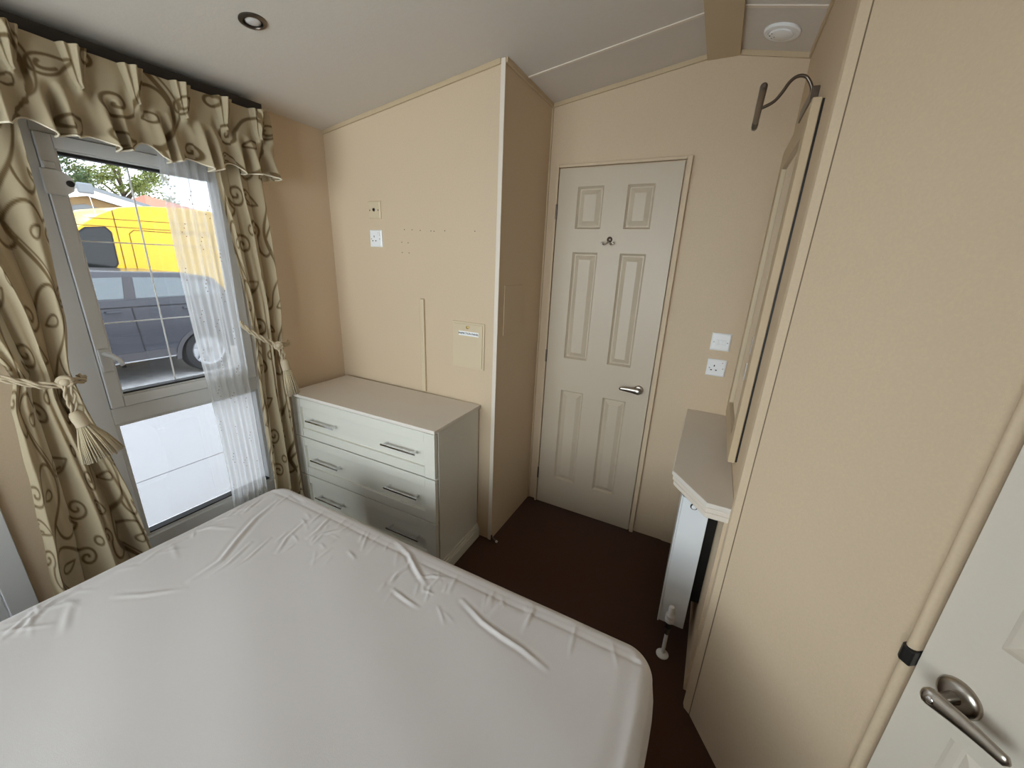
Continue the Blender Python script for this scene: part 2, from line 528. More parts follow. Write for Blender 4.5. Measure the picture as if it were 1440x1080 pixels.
latch = MB().prism([(T0 - 0.0245, 0), (T0 - 0.001, 0), (T0 - 0.001, 0.0335), (T0 - 0.018, 0.0345), (T0 - 0.0245, 0.028)],
                   lambda u, v, w: tuple(P0 + DV * u + DN * v + Vector((0, 0, w))), 0.884, 0.918)
latch.build('latch_keep', M_DARK, bpy.data.objects['trim_16'], bevel=0.003)

# ---------------------------------------------------------------- windows
def frame_rect(b, y0, y1, z0, z1, wy, wz, x0, x1):
    b.box(x0, x1, y0, y0 + wy, z0, z1); b.box(x0, x1, y1 - wy, y1, z0, z1)
    b.box(x0, x1, y0 + wy, y1 - wy, z0, z0 + wz); b.box(x0, x1, y0 + wy, y1 - wy, z1 - wz, z1)

w1 = struct(empty('window_1', (0, -0.865, 0.28)))
XF0, XF1 = -0.070, 0.012
YL, YR, ZB, ZT, ZM = -1.20, -0.46, 0.28, 1.93, 0.90
MB().box(XF0, XF1, YL, -1.103, ZB, ZT).build('jamb', M_UPVC, w1, bevel=0.002)
MB().box(XF0, XF1, -0.547, YR, ZB, ZT).build('jamb', M_UPVC, w1, bevel=0.002)
MB().box(XF0, XF1, -1.103, -0.547, 1.887, ZT).build('head', M_UPVC, w1, bevel=0.002)
MB().box(XF0, XF1, -1.103, -0.547, 0.868, 0.934).build('transom', M_UPVC, w1, bevel=0.002)
MB().box(XF0, 0.022, -1.103, -0.547, ZB, 0.335).build('sill_bar', M_UPVC, w1, bevel=0.003)
sash = MB()
frame_rect(sash, -1.101, -0.549, 0.937, 1.885, 0.040, 0.042, -0.050, 0.022)
sash = sash.build('sash', M_UPVC, w1, bevel=0.003)
bead = MB(); frame_rect(bead, -1.062, -0.588, 0.976, 1.846, 0.008, 0.008, -0.034, 0.010)
bead.build('glazing_bead', M_UPVC, sash, bevel=0.002)
g = MB(); g.box(-0.032, 0.006, -1.054, -0.596, 1.829, 1.838); g.box(-0.032, 0.006, -1.054, -0.596, 0.984, 0.991)
g.build('gasket', M_GASKET, sash)
MB().box(-0.034, -0.028, -1.056, -0.594, 0.982, 1.840).build('pane', M_GLASS_T, sash)
MB().box(-0.027, -0.022, -0.868, -0.864, 0.99, 1.83).build('glazing_bar', M_BAR, sash)
for zz in (1.557, 1.260):
    MB().box(-0.027, -0.0215, -1.054, -0.596, zz - 0.002, zz + 0.002).build('glazing_bar', M_BAR, sash)
lg = MB(); frame_rect(lg, -1.103, -0.547, 0.335, 0.868, 0.014, 0.012, -0.040, 0.006)
lg.build('lower_bead', M_UPVC, w1, bevel=0.002)
MB().box(-0.034, -0.028, -1.089, -0.561, 0.347, 0.856).build('lower_pane', M_GLASS_T, w1)
MB().box(-0.030, 0.007, -1.088, -0.562, 0.347, 0.353).build('lower_gasket', M_GASKET, w1)
# espagnolette handle and hinge on the sash stile
hd = empty('sash_handle'); hd.parent = w1; WM[hd] = WM[w1]
MB().box(0.022, 0.032, -1.098, -1.066, 1.085, 1.175).build('escutcheon', M_UPVC, hd, bevel=0.004)
MB().tube([(0.030, -1.082, 1.155), (0.048, -1.080, 1.157), (0.058, -1.070, 1.150), (0.062, -1.055, 1.132), (0.062, -1.048, 1.110)], [0.009, 0.009, 0.009, 0.008, 0.007], 12).build('grip', M_UPVC, hd, smooth=True)
MB().lathe([(0.0072, 0), (0.0072, 0.010), (0.005, 0.012)], (0.062, -1.047, 1.101), (0, 0, 1), 14).build('grip_cap', M_DARK, hd, smooth='auto')
hg = empty('stay_hinge'); hg.parent = w1; WM[hg] = WM[w1]
MB().prism([(-1.112, 1.700), (-1.068, 1.700), (-1.046, 1.716), (-1.040, 1.740), (-1.046, 1.762), (-1.066, 1.775), (-1.112, 1.778)], lambda u, v, w: (w, u, v), 0.022, 0.040).build('plate', M_UPVC, hg, bevel=0.003)
MB().lathe([(0.010, 0), (0.010, 0.004), (0.007, 0.006)], (0.040, -1.052, 1.738), (1, 0, 0), 16).build('rivet', M_HOLE, hg, smooth='auto')
MB().box(0.022, 0.034, -1.100, -1.072, 1.778, 1.800).build('catch', M_UPVC, hg, bevel=0.003)

# full height glazed door further along the left wall
w2 = struct(empty('window_2', (0, -1.77, 0.03)))
MB().box(XF0, XF1, W2[1] - 0.067, W2[1], W2[2], W2[3]).build('jamb', M_UPVC, w2, bevel=0.003)
MB().box(XF0, XF1, W2[0], W2[0] + 0.067, W2[2], W2[3]).build('jamb', M_UPVC, w2, bevel=0.003)
MB().box(XF0, XF1, W2[0] + 0.067, W2[1] - 0.067, W2[3] - 0.067, W2[3]).build('head', M_UPVC, w2, bevel=0.003)
MB().box(XF0, XF1, W2[0] + 0.067, W2[1] - 0.067, W2[2], W2[2] + 0.067).build('threshold', M_UPVC, w2, bevel=0.003)
ym = (W2[0] + W2[1]) / 2
for ya, yb in ((W2[0] + 0.069, W2[1] - 0.069),):
    lf = MB(); frame_rect(lf, ya, yb, W2[2] + 0.069, W2[3] - 0.069, 0.06, 0.07, -0.055, 0.004)
    lf = lf.build('door_leaf', M_UPVC, w2, bevel=0.003)
    gk = MB(); frame_rect(gk, ya + 0.06, yb - 0.06, W2[2] + 0.139, W2[3] - 0.139, 0.006, 0.006, -0.036, -0.004)
    gk.build('gasket', M_GASKET, lf)
    MB().box(-0.034, -0.028, ya + 0.064, yb - 0.064, W2[2] + 0.143, W2[3] - 0.143).build('pane', M_GLASS_T, lf)

# unseen window over the bed head, added and sized to brighten the room
w3 = struct(empty('unseen_window', (1.03, YN, W3[2])))
def frame_xz(b, x0, x1, z0, z1, w, y0, y1):
    b.box(x0, x0 + w, y0, y1, z0, z1); b.box(x1 - w, x1, y0, y1, z0, z1)
    b.box(x0 + w, x1 - w, y0, y1, z0, z0 + w); b.box(x0 + w, x1 - w, y0, y1, z1 - w, z1)
b = MB(); frame_xz(b, W3[0], W3[1], W3[2], W3[3], 0.05, YN - 0.08, YN + 0.012)
b.box(1.01, 1.05, YN - 0.08, YN + 0.010, W3[2] + 0.05, W3[3] - 0.05)
b.build('frame', M_UPVC, w3)
for xa, xb in ((W3[0] + 0.05, 1.01), (1.05, W3[1] - 0.05)):
    MB().box(xa, xb, YN - 0.05, YN - 0.044, W3[2] + 0.05, W3[3] - 0.05).build('pane', M_GLASS, w3)

# ---------------------------------------------------------------- printed fabric
def motif_segments():
    """one repeat (0.30 x 0.40 m) of the scrolling vine print as polylines: (points, half width)"""
    L = []
    T = lambda n: np.linspace(0, 1, n)
    def spiral(cx, cy, r0, turns, a0, sgn, w=0.0036):
        t = T(40)
        r = r0 * (1 - 0.86 * t)
        a = a0 + sgn * 2 * math.pi * turns * t
        L.append((np.stack([cx + r * np.cos(a), cy + r * np.sin(a)], 1), w))
        return (cx + r0 * math.cos(a0), cy + r0 * math.sin(a0))
    def bez(p0, p1, p2, p3, w=0.004):
        t = T(24)[:, None]
        p0, p1, p2, p3 = map(np.array, (p0, p1, p2, p3))
        L.append(((1 - t) ** 3 * p0 + 3 * (1 - t) ** 2 * t * p1 + 3 * (1 - t) * t * t * p2 + t ** 3 * p3, w))
    # main stem, continuous over the repeat
    t = T(60)
    L.append((np.stack([0.15 + 0.050 * np.sin(2 * math.pi * t), 0.40 * t], 1), 0.0050))
    L.append((np.stack([0.157 + 0.055 * np.sin(2 * math.pi * t + 0.16), 0.40 * t], 1), 0.0022))
    e = spiral(0.060, 0.110, 0.036, 1.4, 0.3, 1)
    bez((0.192, 0.075), (0.170, 0.010), (0.110, 0.050), e)
    e = spiral(0.245, 0.190, 0.034, 1.4, 2.6, -1)
    bez((0.150, 0.200), (0.160, 0.270), (0.225, 0.262), (0.232, 0.232))
    bez((0.232, 0.232), (0.212, 0.225), (0.212, 0.205), e)
    e = spiral(0.235, 0.335, 0.030, 1.3, -2.2, 1)
    bez((0.105, 0.310), (0.140, 0.245), (0.190, 0.270), e)
    e = spiral(0.055, 0.285, 0.030, 1.3, 0.9, -1)
    bez((0.118, 0.345), (0.110, 0.385), (0.060, 0.370), e)
    # buds
    for cx, cy, s, an in ((0.060, 0.200, 0.034, 0.4), (0.236, 0.065, 0.034, -0.5), (0.140, 0.125, 0.022, 2.8), (0.175, 0.330, 0.022, -0.4)):
        a = np.linspace(0, 2 * math.pi, 40)
        px, py = s * 1.05 * np.cos(a), s * 0.78 * np.sin(a) * np.abs(np.sin(a / 2)) ** 1.2
        L.append((np.stack([cx + px * math.cos(an) - py * math.sin(an), cy + px * math.sin(an) + py * math.cos(an)], 1), 0.0030))
        px, py = s * (0.55 * np.cos(a) - 0.12), s * 0.30 * np.sin(a)
        if s > 0.03:
            L.append((np.stack([cx + px * math.cos(an) - py * math.sin(an), cy + px * math.sin(an) + py * math.cos(an)], 1)[8:26], 0.0034))
    for cx, cy in ((0.018, 0.030), (0.282, 0.290)):
        a = np.linspace(0, 2 * math.pi, 30)
        L.append((np.stack([cx + 0.014 * np.cos(a), cy + 0.014 * np.sin(a)], 1), 0.0036))
    return L
MOTIF = motif_segments()
PS = 1.45
MOTIF = [(p * PS, w * 1.55) for p, w in MOTIF]
TW, TH_ = 0.30 * PS, 0.40 * PS

def print_value(a, bb):
    """a, bb: flat arrays of cloth coordinates (m). returns print strength 0..1"""
    row = np.floor(bb / TH_)
    a = a + 0.15 * (np.mod(row, 2) * 0)
    u = np.mod(a, TW); v = np.mod(bb, TH_)
    best = np.zeros_like(u)
    soft = 0.0022
    for pts, hw in MOTIF:
        for ox in (-TW, 0, TW):
            px0 = pts[:, 0].min() + ox - 0.012; px1 = pts[:, 0].max() + ox + 0.012
            if px1 < 0 or px0 > TW: continue
            for oy in (-TH_, 0, TH_):
                py0 = pts[:, 1].min() + oy - 0.012; py1 = pts[:, 1].max() + oy + 0.012
                if py1 < 0 or py0 > TH_: continue
                idx = np.nonzero((u > px0) & (u < px1) & (v > py0) & (v < py1))[0]
                if not len(idx): continue
                uu, vv = u[idx], v[idx]
                dmin = np.full(len(idx), 9.0)
                A = pts[:-1] + (ox, oy); B = pts[1:] + (ox, oy)
                for (ax, ay), (bx, by) in zip(A, B):
                    dx, dy = bx - ax, by - ay
                    l2 = dx * dx + dy * dy + 1e-12
                    t = np.clip(((uu - ax) * dx + (vv - ay) * dy) / l2, 0, 1)
                    d = (uu - ax - t * dx) ** 2 + (vv - ay - t * dy) ** 2
                    np.minimum(dmin, d, out=dmin)
                val = np.clip((hw + soft - np.sqrt(dmin)) / (2 * soft), 0, 1)
                best[idx] = np.maximum(best[idx], val)
    return best

def set_print(o, values):
    at = o.data.attributes.new('print', 'FLOAT', 'POINT')
    at.data.foreach_set('value', values.astype(np.float32))

def interp(keys, z):
    k = sorted(keys)
    zs = np.array([q[0] for q in k])
    out = []
    for c_ in range(1, len(k[0])):
        vals = np.array([q[c_] for q in k])
        # smooth interpolation between the keyed heights
        i = np.clip(np.searchsorted(zs, z) - 1, 0, len(zs) - 2)
        t = np.clip((z - zs[i]) / (zs[i + 1] - zs[i]), 0, 1)
        t = t * t * (3 - 2 * t) * 0.6 + t * 0.4
        out.append(vals[i] * (1 - t) + vals[i + 1] * t)
    return out

def curtain(name, keys, nf, phase, width, z0, z1, pinch, off, label, flip=False):
    nu, nv = 170, 400
    s = np.linspace(0, 1, nu)[:, None]
    z = np.linspace(z1, z0, nv)[None, :]
    ya, yb, x0, amp = [q.reshape(1, -1) for q in interp(keys, z.ravel())]
    s_ = s + 0.035 * np.sin(2 * math.pi * s * 1.0 + 2.0 * z) * np.ones_like(z)
    k = np.abs(np.sin(math.pi * nf * s_ + phase))
    f = k ** 0.62
    f2 = 0.13 * np.sin(2 * math.pi * nf * 2.3 * s_ + 5 * z + phase)
    y = ya + (yb - ya) * s
    # cloth bunches: shift towards the valley lines so folds overlap a little
    y = y + 0.018 * np.sin(2 * (math.pi * nf * s_ + phase)) * (0.6 + 0.4 * np.cos(3 * z))
    x = x0 + amp * (f + f2 - 0.5)
    P = np.stack([x + 0 * y, y + 0 * x, z + 0 * x], 2)
    b = MB().grid(P)
    o = b.build(name, M_CURTAIN, None, smooth=True, fix=False)
    a = (s * width + 0 * z).ravel() + off
    bb = (z1 - z + 0 * s).ravel()
    set_print(o, print_value(a, bb) * 0.95)
    tag(o, label, 'curtain')
    return o, P

keysL = [(2.06, -1.52, -1.135, .056, .028), (1.85, -1.50, -1.14, .062, .032), (1.65, -1.47, -1.15, .090, .055), (1.32, -1.375, -1.172, .105, .060), (1.135, -1.335, -1.203, .115, .060),
         (1.04, -1.358, -1.196, .115, .065), (.82, -1.372, -1.168, .110, .07), (.60, -1.392, -1.142, .105, .075), (.37, -1.418, -1.124, .10, .08), (.02, -1.45, -1.105, .10, .085)]
curL, PL = curtain('curtain', keysL, 2.4, 0.5, 0.70, 0.02, 2.06, 1.135, 0.07,
               'beige scroll-print curtain tied back beside the glazed door frame and bed')
keysR = [(2.06, -.645, -.424, .076, .020), (1.85, -.632, -.424, .078, .024), (1.60, -.615, -.422, .085, .045), (1.30, -.597, -.432, .095, .050), (1.12, -.590, -.452, .100, .045),
         (1.0, -.598, -.456, .100, .05), (.86, -.602, -.458, .095, .05), (.70, -.606, -.458, .095, .055), (.32, -.606, -.456, .09, .055), (.02, -.606, -.456, .09, .055)]
curR, PR = curtain('curtain', keysR, 2.3, 0.75, 0.52, 0.02, 2.06, 1.12, 0.16,
               'beige scroll-print curtain tied back beside the chest of drawers')

# voile net
nu, nv = 150, 120
s = np.linspace(0, 1, nu)[:, None]; z = np.linspace(1.93, 0.03, nv)[None, :]
y = -0.785 + 0.188 * s + 0.012 * np.sin(3.2 * z) * (1 - s) + 0 * z
x = 0.040 + 0.011 * np.sin(2 * math.pi * 5.5 * (s + 0.02 * np.sin(2.3 * z))) + 0.004 * np.sin(2 * math.pi * 13 * s + 1.5 * z)
PN = np.stack([x, y, z + 0 * s], 2)
net = MB().grid(PN).build('net_curtain', M_VOILE, None, smooth=True, fix=False)
tag(net, 'sheer white voile net hanging half across the window', 'net curtain')
b = MB()
for r_ in range(10):
    for c_ in range(3):
        i = int(18 + c_ * 46 + 14 * (r_ % 2)); j = 8 + r_ * 11 + c_ * 3
        for di, dj in ((0, 0), (3, -1), (-3, 1), (1, 2)):
            if 0 < i + di < nu - 1 and 0 < j + dj < nv - 1:
                p = PN[i + di, j + dj]
                b.lathe([(0.0026, 0), (0.0016, 0.0012)], (p[0] + 0.001, p[1], p[2]), (1, -0.3, 0), 6)
tag(b.build('embroidered_sprigs', M_SPRIG, net), kind='stuff')

# valance with goblet pleats
YP = [-0.446 - 0.1385 * k for k in range(9)]
ZT_, ZP_, ZB_ = 2.122, 2.015, 1.862
nu, nv = 760, 110
yy = np.linspace(-1.62, -0.385, nu)[:, None]
tt = np.linspace(0, 1, nv)[None, :]
zz = ZT_ - (ZT_ - ZB_) * tt
x = 0.144 + 0 * yy * tt
dz = 0 * x
dyp = 0 * x
for k, yp in enumerate(YP):
    rnd = random.Random(k * 7 + 1)
    d = yy - yp
    upm = np.clip((zz - ZP_) / (ZT_ - ZP_), 0, 1)
    dnm = np.clip((ZP_ - zz) / (ZP_ - ZB_), 0, 1)
    w = 0.007 + 0.025 * upm ** 0.85
    core = np.clip(1 - (d / w) ** 2, 0, 1)
    x = x + (zz >= ZP_ - 0.004) * (0.022 + 0.030 * upm) * (core ** 0.5) * (0.80 + 0.20 * np.cos(d / w * 7.5))
    # pinch dimple either side
    x = x - 0.016 * np.exp(-(np.abs(d) - 0.026) ** 2 / 0.0002) * np.exp(-((zz - ZP_) / 0.035) ** 2)
    x = x + 0.012 * np.exp(-(d / 0.012) ** 2) * np.exp(-((zz - ZP_ + 0.008) / 0.012) ** 2)
    # skirt under the pinch: two lips and a central hollow, growing to the hem
    sk = dnm ** 0.75
    wv = 0.030 + 0.018 * rnd.random()
    x = x + 1.55 * sk * (0.030 * np.exp(-((d - wv) / 0.016) ** 2) + 0.028 * np.exp(-((d + wv + 0.004) / 0.015) ** 2) - 0.010 * np.exp(-(d / 0.012) ** 2)
                  - 0.016 * np.exp(-((np.abs(d) - 0.069) / 0.014) ** 2))
    dyp = dyp + sk * 0.010 * np.sin(d / 0.0692 * math.pi) * np.exp(-(d / 0.06) ** 2)
    dz = dz + dnm ** 2 * 0.010 * rnd.uniform(-1, 1) * np.exp(-((d - 0.069) / 0.03) ** 2)
    x = x + dnm ** 3 * 0.014 * np.sin(d / 0.0115 + 6 * rnd.random()) * np.exp(-(d / 0.062) ** 4)
    dz = dz + dnm ** 2 * (0.026 * np.exp(-(d / 0.022) ** 2) - 0.006 * np.exp(-((d - 0.05) / 0.02) ** 2)) * (0.6 + 0.8 * rnd.random())
x = x + 0.004 * np.sin(yy * 37 + zz * 20)
PV = np.stack([x, yy + dyp, zz + dz], 2)
val = empty('valance', (0.11, -1.0, 1.86))
vo = MB().grid(PV).build('pleated_cloth', M_CURTAIN, val, smooth=True, fix=False)
arc = np.concatenate([[0], np.cumsum(np.hypot(np.diff(PV[:, nv // 3, 0]), np.diff(PV[:, nv // 3, 1])))])[:, None]
set_print(vo, print_value((arc * 0.9 + 0.05 + 0 * tt).ravel(), (tt * 0.30 + 0.02 + 0 * yy).ravel()) * 0.95)
# return to the wall at the chest end
b = MB()
nr = 12
Pr = np.stack([np.stack([PV[-1, :, 0] * (1 - q) + 0.004 * q, PV[-1, :, 1] + 0.006 * math.sin(q * math.pi), PV[-1, :, 2]], 1) for q in np.linspace(0, 1, nr)], 0)
ro = b.grid(Pr).build('side_return', M_CURTAIN, val, smooth=True, fix=False)
set_print(ro, print_value((np.linspace(0, 0.12, nr)[:, None] + arc[-1] * 0.9 + 0.05 + 0 * tt).ravel(), (tt * 0.30 + 0.02 + 0 * np.zeros((nr, 1))).ravel()) * 0.95)
MB().tube([tuple(p) for p in PV[::3, -1]], 0.0028, 6).build('piping', M_PIPING, val, smooth=True)
MB().box(0.0, 0.105, -1.62, -0.392, 2.098, 2.168).build('pelmet_rail', mat('dark_brown_rail', (44, 36, 28), 0.8), val, bevel=0.002)  # dark brown board in the gap between valance top and ceiling
tag(val, 'beige scroll-print valance with goblet pleats and piped wavy hem', 'valance')

# ---------------------------------------------------------------- tie-backs with tassels
def twisted(b, path, r, tw=14.0):
    pts = [Vector(p) for p in path]
    # resample
    out = []
    for i in range(len(pts) - 1):
        for k in range(8):
            out.append(pts[i].lerp(pts[i + 1], k / 8))
    out.append(pts[-1])
    for ph in (0, math.pi):
        q = []
        acc = 0
        for i, p in enumerate(out):
            t = (out[min(i + 1, len(out) - 1)] - out[max(i - 1, 0)]).normalized()
            u = t.cross(Vector((1, 0, 0.2))).normalized(); w = t.cross(u)
            if i: acc += (out[i] - out[i - 1]).length
            a = ph + acc / r * 0.55
            q.append(p + (u * math.cos(a) + w * math.sin(a)) * r * 0.55)
        b.tube(q, r * 0.62, 7)

def tieback(label, rope_pts, knot, head, tip, spread, hl):
    t = empty('tie_back', tuple(knot))
    b = MB(); twisted(b, rope_pts, 0.007)
    off = [(p[0], p[1], p[2] - 0.011) for p in rope_pts]
    twisted(b, off, 0.006)
    b.build('rope', M_ROPE, t, smooth=True)
    k = Vector(knot)
    b = MB()
    lo = [k + Vector((0.006 * math.cos(a), 0.014 * math.cos(a), 0.016 * math.sin(a))) for a in np.linspace(0, 2 * math.pi, 14)]
    b.tube(lo, 0.0075, 8)
    b.lathe([(0.004, -0.014), (0.012, -0.008), (0.014, 0), (0.012, 0.008), (0.004, 0.014)], k, (0.6, 0.5, 0.3), 14)
    b.build('knot', M_ROPE, t, smooth=True)
    h = Vector(head); e = Vector(tip)
    b = MB()
    for o_ in (-0.006, 0.006):
        twisted(b, [k + Vector((0.004, o_, -0.01)), k.lerp(h, 0.5) + Vector((0.006, o_ * 1.6, 0)), h + Vector((0, o_ * 0.6, 0))], 0.0055)
    b.build('cord', M_ROPE, t, smooth=True)
    ax = (e - h).normalized()
    MB().lathe([(0.004, -0.004), (0.014, 0.0), (0.0185, 0.010), (0.0195, 0.022), (0.0185, hl), (0.020, hl + 0.003), (0.0185, hl + 0.006)], h, ax, 24).build('tassel_head', M_ROPE, t, smooth=True)
    b = MB()
    base = h + ax * (hl + 0.004)
    u = ax.cross(Vector((0, 1, 0))).normalized(); w = ax.cross(u)
    Lf = (e - base).length
    rnd = random.Random(3)
    for i in range(150):
        a = rnd.uniform(0, 2 * math.pi); rr = math.sqrt(rnd.random())
        p0 = base + (u * math.cos(a) + w * math.sin(a)) * 0.016 * rr
        r1 = spread * rr
        p2 = base + ax * Lf * rnd.uniform(0.93, 1.03) + (u * math.cos(a) * 0.62 + w * math.sin(a)) * r1
        p1 = p0.lerp(p2, 0.5) + (u * math.cos(a) + w * math.sin(a)) * 0.004 * rr
        b.tube([p0, p1, p2], [0.0022, 0.0023, 0.0019], 5)
    tag(b.build('fringe', M_FRINGE, t, smooth=True), kind='stuff')
    tag(t, label, 'tie-back', 'rope tie-backs on the curtains')

tieback('twisted rope tie-back with wide tassel on the curtain by the bed',
        [(0.012, -1.395, 1.200), (0.085, -1.382, 1.176), (0.155, -1.352, 1.152), (0.186, -1.290, 1.120), (0.190, -1.245, 1.112), (0.188, -1.230, 1.116), (0.160, -1.188, 1.108), (0.115, -1.172, 1.104), (0.070, -1.174, 1.102)],
        (0.196, -1.238, 1.115), (0.206, -1.240, 1.012), (0.222, -1.207, 0.840), 0.058, 0.046)
tieback('twisted rope tie-back with slim tassel resting against the chest of drawers',
        [(0.084, -.612, 1.230), (0.110, -.624, 1.222), (0.140, -.615, 1.200), (0.162, -.565, 1.152), (0.170, -.518, 1.122), (0.160, -.462, 1.112), (0.120, -.422, 1.108), (0.084, -.400, 1.106)],
        (0.175, -.510, 1.112), (0.186, -.500, 1.042), (0.198, -.482, 0.858), 0.034, 0.048)

# ---------------------------------------------------------------- bed
BX0, BX1, BY0, BY1, BZ = 0.497, 2.062, -2.74, -0.778, 0.60
WR = {
 'A': ([(0.622, -0.875), (0.662, -0.982), (0.721, -1.081), (0.773, -1.158), (0.78, -1.244)], 0.0063, 0.0050),
 'A2': ([(0.772, -1.063), (0.808, -1.155), (0.811, -1.21)], 0.0046, 0.0030),
 'A3': ([(0.806, -1.018), (0.84, -1.115), (0.839, -1.171)], 0.0040, 0.0025),
 'B': ([(0.889, -0.846), (0.913, -0.912), (0.916, -0.954)], 0.0052, 0.0040),
 'B2': ([(0.827, -0.898), (0.854, -0.99), (0.892, -1.048)], 0.0046, 0.0035),
 'B3': ([(0.977, -0.865), (0.946, -0.915), (0.955, -0.964)], 0.0046, 0.0030),
 'B4': ([(1.027, -0.95), (1.028, -1.017)], 0.0052, 0.0020),
 'C': ([(0.628, -0.825), (0.722, -0.832)], 0.0040, -0.0040),
 'L1': ([(0.596, -1.443), (0.647, -1.466), (0.699, -1.484)], 0.0069, 0.0015),
 'L2': ([(0.536, -1.45), (0.567, -1.501), (0.614, -1.54)], 0.0058, 0.0030),
 'L3': ([(0.542, -1.418), (0.548, -1.497), (0.602, -1.568)], 0.0058, 0.0035),
 'M': ([(0.664, -1.377), (0.725, -1.336), (0.803, -1.268)], 0.0058, 0.0020),
 'D': ([(1.529, -0.901), (1.618, -0.932), (1.686, -0.945), (1.746, -0.951), (1.823, -0.968)], 0.0052, 0.0045),
 'E': ([(1.19, -0.81), (1.269, -0.835), (1.325, -0.869), (1.399, -0.907)], 0.0058, 0.0055),
 'E2': ([(1.3, -0.954), (1.293, -0.919), (1.303, -0.882)], 0.0046, 0.0040),
 'E3': ([(1.323, -0.969), (1.381, -0.978), (1.431, -0.983)], 0.0046, 0.0030),
 'E4': ([(1.35, -0.899), (1.394, -0.87), (1.44, -0.854)], 0.0040, 0.0020),
 'N1': ([(0.519, -0.92), (0.544, -0.992), (0.562, -1.031)], 0.0046, 0.0030),
 'N2': ([(0.547, -0.892), (0.589, -0.986)], 0.0046, 0.0030),
 'N3': ([(0.574, -1.28), (0.553, -1.226), (0.563, -1.161)], 0.0058, 0.0025),
 'R': ([(2.040, -0.86), (2.038, -0.996), (2.034, -1.15), (2.036, -1.4)], 0.0081, 0.0030),
}
def wrinkles(X, Y):
    H = np.zeros_like(X)
    for pts, w, h in WR.values():
        p = np.array(pts)
        seg = np.hypot(*(p[1:] - p[:-1]).T)
        cum = np.concatenate([[0], np.cumsum(seg)])
        best = np.full_like(X, 9.0); bt = np.zeros_like(X)
        for i in range(len(p) - 1):
            dx, dy = p[i + 1] - p[i]
            t = np.clip(((X - p[i, 0]) * dx + (Y - p[i, 1]) * dy) / (dx * dx + dy * dy), 0, 1)
            d = np.hypot(X - p[i, 0] - t * dx, Y - p[i, 1] - t * dy)
            k = d < best
            best = np.where(k, d, best); bt = np.where(k, cum[i] + t * seg[i], bt)
        tp = np.clip(np.sin(math.pi * np.clip(bt / cum[-1], 0.04, 0.96)), 0, 1) ** 0.7
        H += h * tp * (np.exp(-(best / w) ** 2) - 0.35 * np.exp(-((best - 2.2 * w) / w) ** 2))
    return H
def pack(a, b_, n0, n1, edge):
    e = 0.5 - 0.5 * np.cos(np.linspace(0, math.pi / 2, n0))[::-1]
    return None
xs = np.concatenate([BX0 + 0.06 * (np.linspace(0, 1, 14) ** 1.5), np.linspace(BX0 + 0.065, BX1 - 0.065, 330), BX1 - 0.06 * (np.linspace(1, 0, 14) ** 1.5)])
ys = np.concatenate([BY1 - 0.06 * (np.linspace(0, 1, 14) ** 1.5), np.linspace(BY1 - 0.065, -1.62, 200), np.linspace(-1.65, BY0 + 0.08, 40), BY0 + 0.06 * (np.linspace(1, 0, 8) ** 1.5)])
X, Y = np.meshgrid(xs, ys, indexing='ij')
# pull the grid's corners onto rounded-corner outline
rc = 0.075
cx = np.clip(X, BX0 + rc, BX1 - rc); cy = np.clip(Y, BY0 + rc, BY1 - rc)
dx, dy = X - cx, Y - cy
inc = (np.abs(dx) > 0) & (np.abs(dy) > 0)
mx = np.maximum(np.abs(dx), np.abs(dy)); ln = np.hypot(dx, dy) + 1e-12
sc = np.where(inc, mx / ln, 1.0)
X = cx + dx * sc; Y = cy + dy * sc
dist = np.where(inc, rc - mx, np.minimum.reduce([X - BX0, BX1 - X, Y - BY0, BY1 - Y]))
re = 0.042
k = np.clip(1 - np.clip(dist, 0, re) / re, 0, 1)
Z = BZ - re * (1 - np.sqrt(np.clip(1 - k * k, 0, 1)))
Z = Z - 0.003 * np.exp(-((dist - 0.05) / 0.02) ** 2)
H = wrinkles(X, Y)
soft = 0.004 * np.sin(X * 5.1 + 1) * np.cos(Y * 4.3) + 0.0018 * np.sin(X * 17 + Y * 9) * np.sin(Y * 13 - X * 6)
# fine pulls that run in from the window-side and foot edges
rp = np.random.RandomState(5)
pull = np.zeros_like(X)
for _ in range(60):                      # short creases running in from the window-side and foot edges
    if rp.rand() < 0.55:
        y0 = rp.uniform(-2.0, -0.86); x0 = BX0 + rp.uniform(0.02, 0.05); an = rp.uniform(-0.5, 0.9); ln_ = rp.uniform(0.05, 0.16)
    else:
        x0 = rp.uniform(0.62, 1.95); y0 = BY1 - rp.uniform(0.03, 0.05); an = rp.uniform(-1.9, -0.9); ln_ = rp.uniform(0.04, 0.11)
    dx_, dy_ = math.cos(an), math.sin(an)
    t_ = (X - x0) * dx_ + (Y - y0) * dy_
    e_ = -(X - x0) * dy_ + (Y - y0) * dx_
    w_ = rp.uniform(0.003, 0.007)
    pull += rp.uniform(0.0010, 0.0030) * np.exp(-(e_ / w_) ** 2) * np.clip(np.sin(math.pi * np.clip(t_ / ln_, 0, 1)), 0, 1)
for _ in range(26):
    if rp.rand() < 0.5: x0, y0 = rp.normal(0.93, 0.10), rp.normal(-0.93, 0.05)
    else: x0, y0 = rp.normal(1.36, 0.07), rp.normal(-0.90, 0.04)
    an = rp.uniform(-1.6, 0.2); ln_ = rp.uniform(0.03, 0.09)
    dx_, dy_ = math.cos(an), math.sin(an)
    t_ = (X - x0) * dx_ + (Y - y0) * dy_
    e_ = -(X - x0) * dy_ + (Y - y0) * dx_ + 1.5 * t_ * (t_ - ln_)
    pull += rp.uniform(0.0008, 0.0024) * np.exp(-(e_ / rp.uniform(0.003, 0.005)) ** 2) * np.clip(np.sin(math.pi * np.clip(t_ / ln_, 0, 1)), 0, 1)
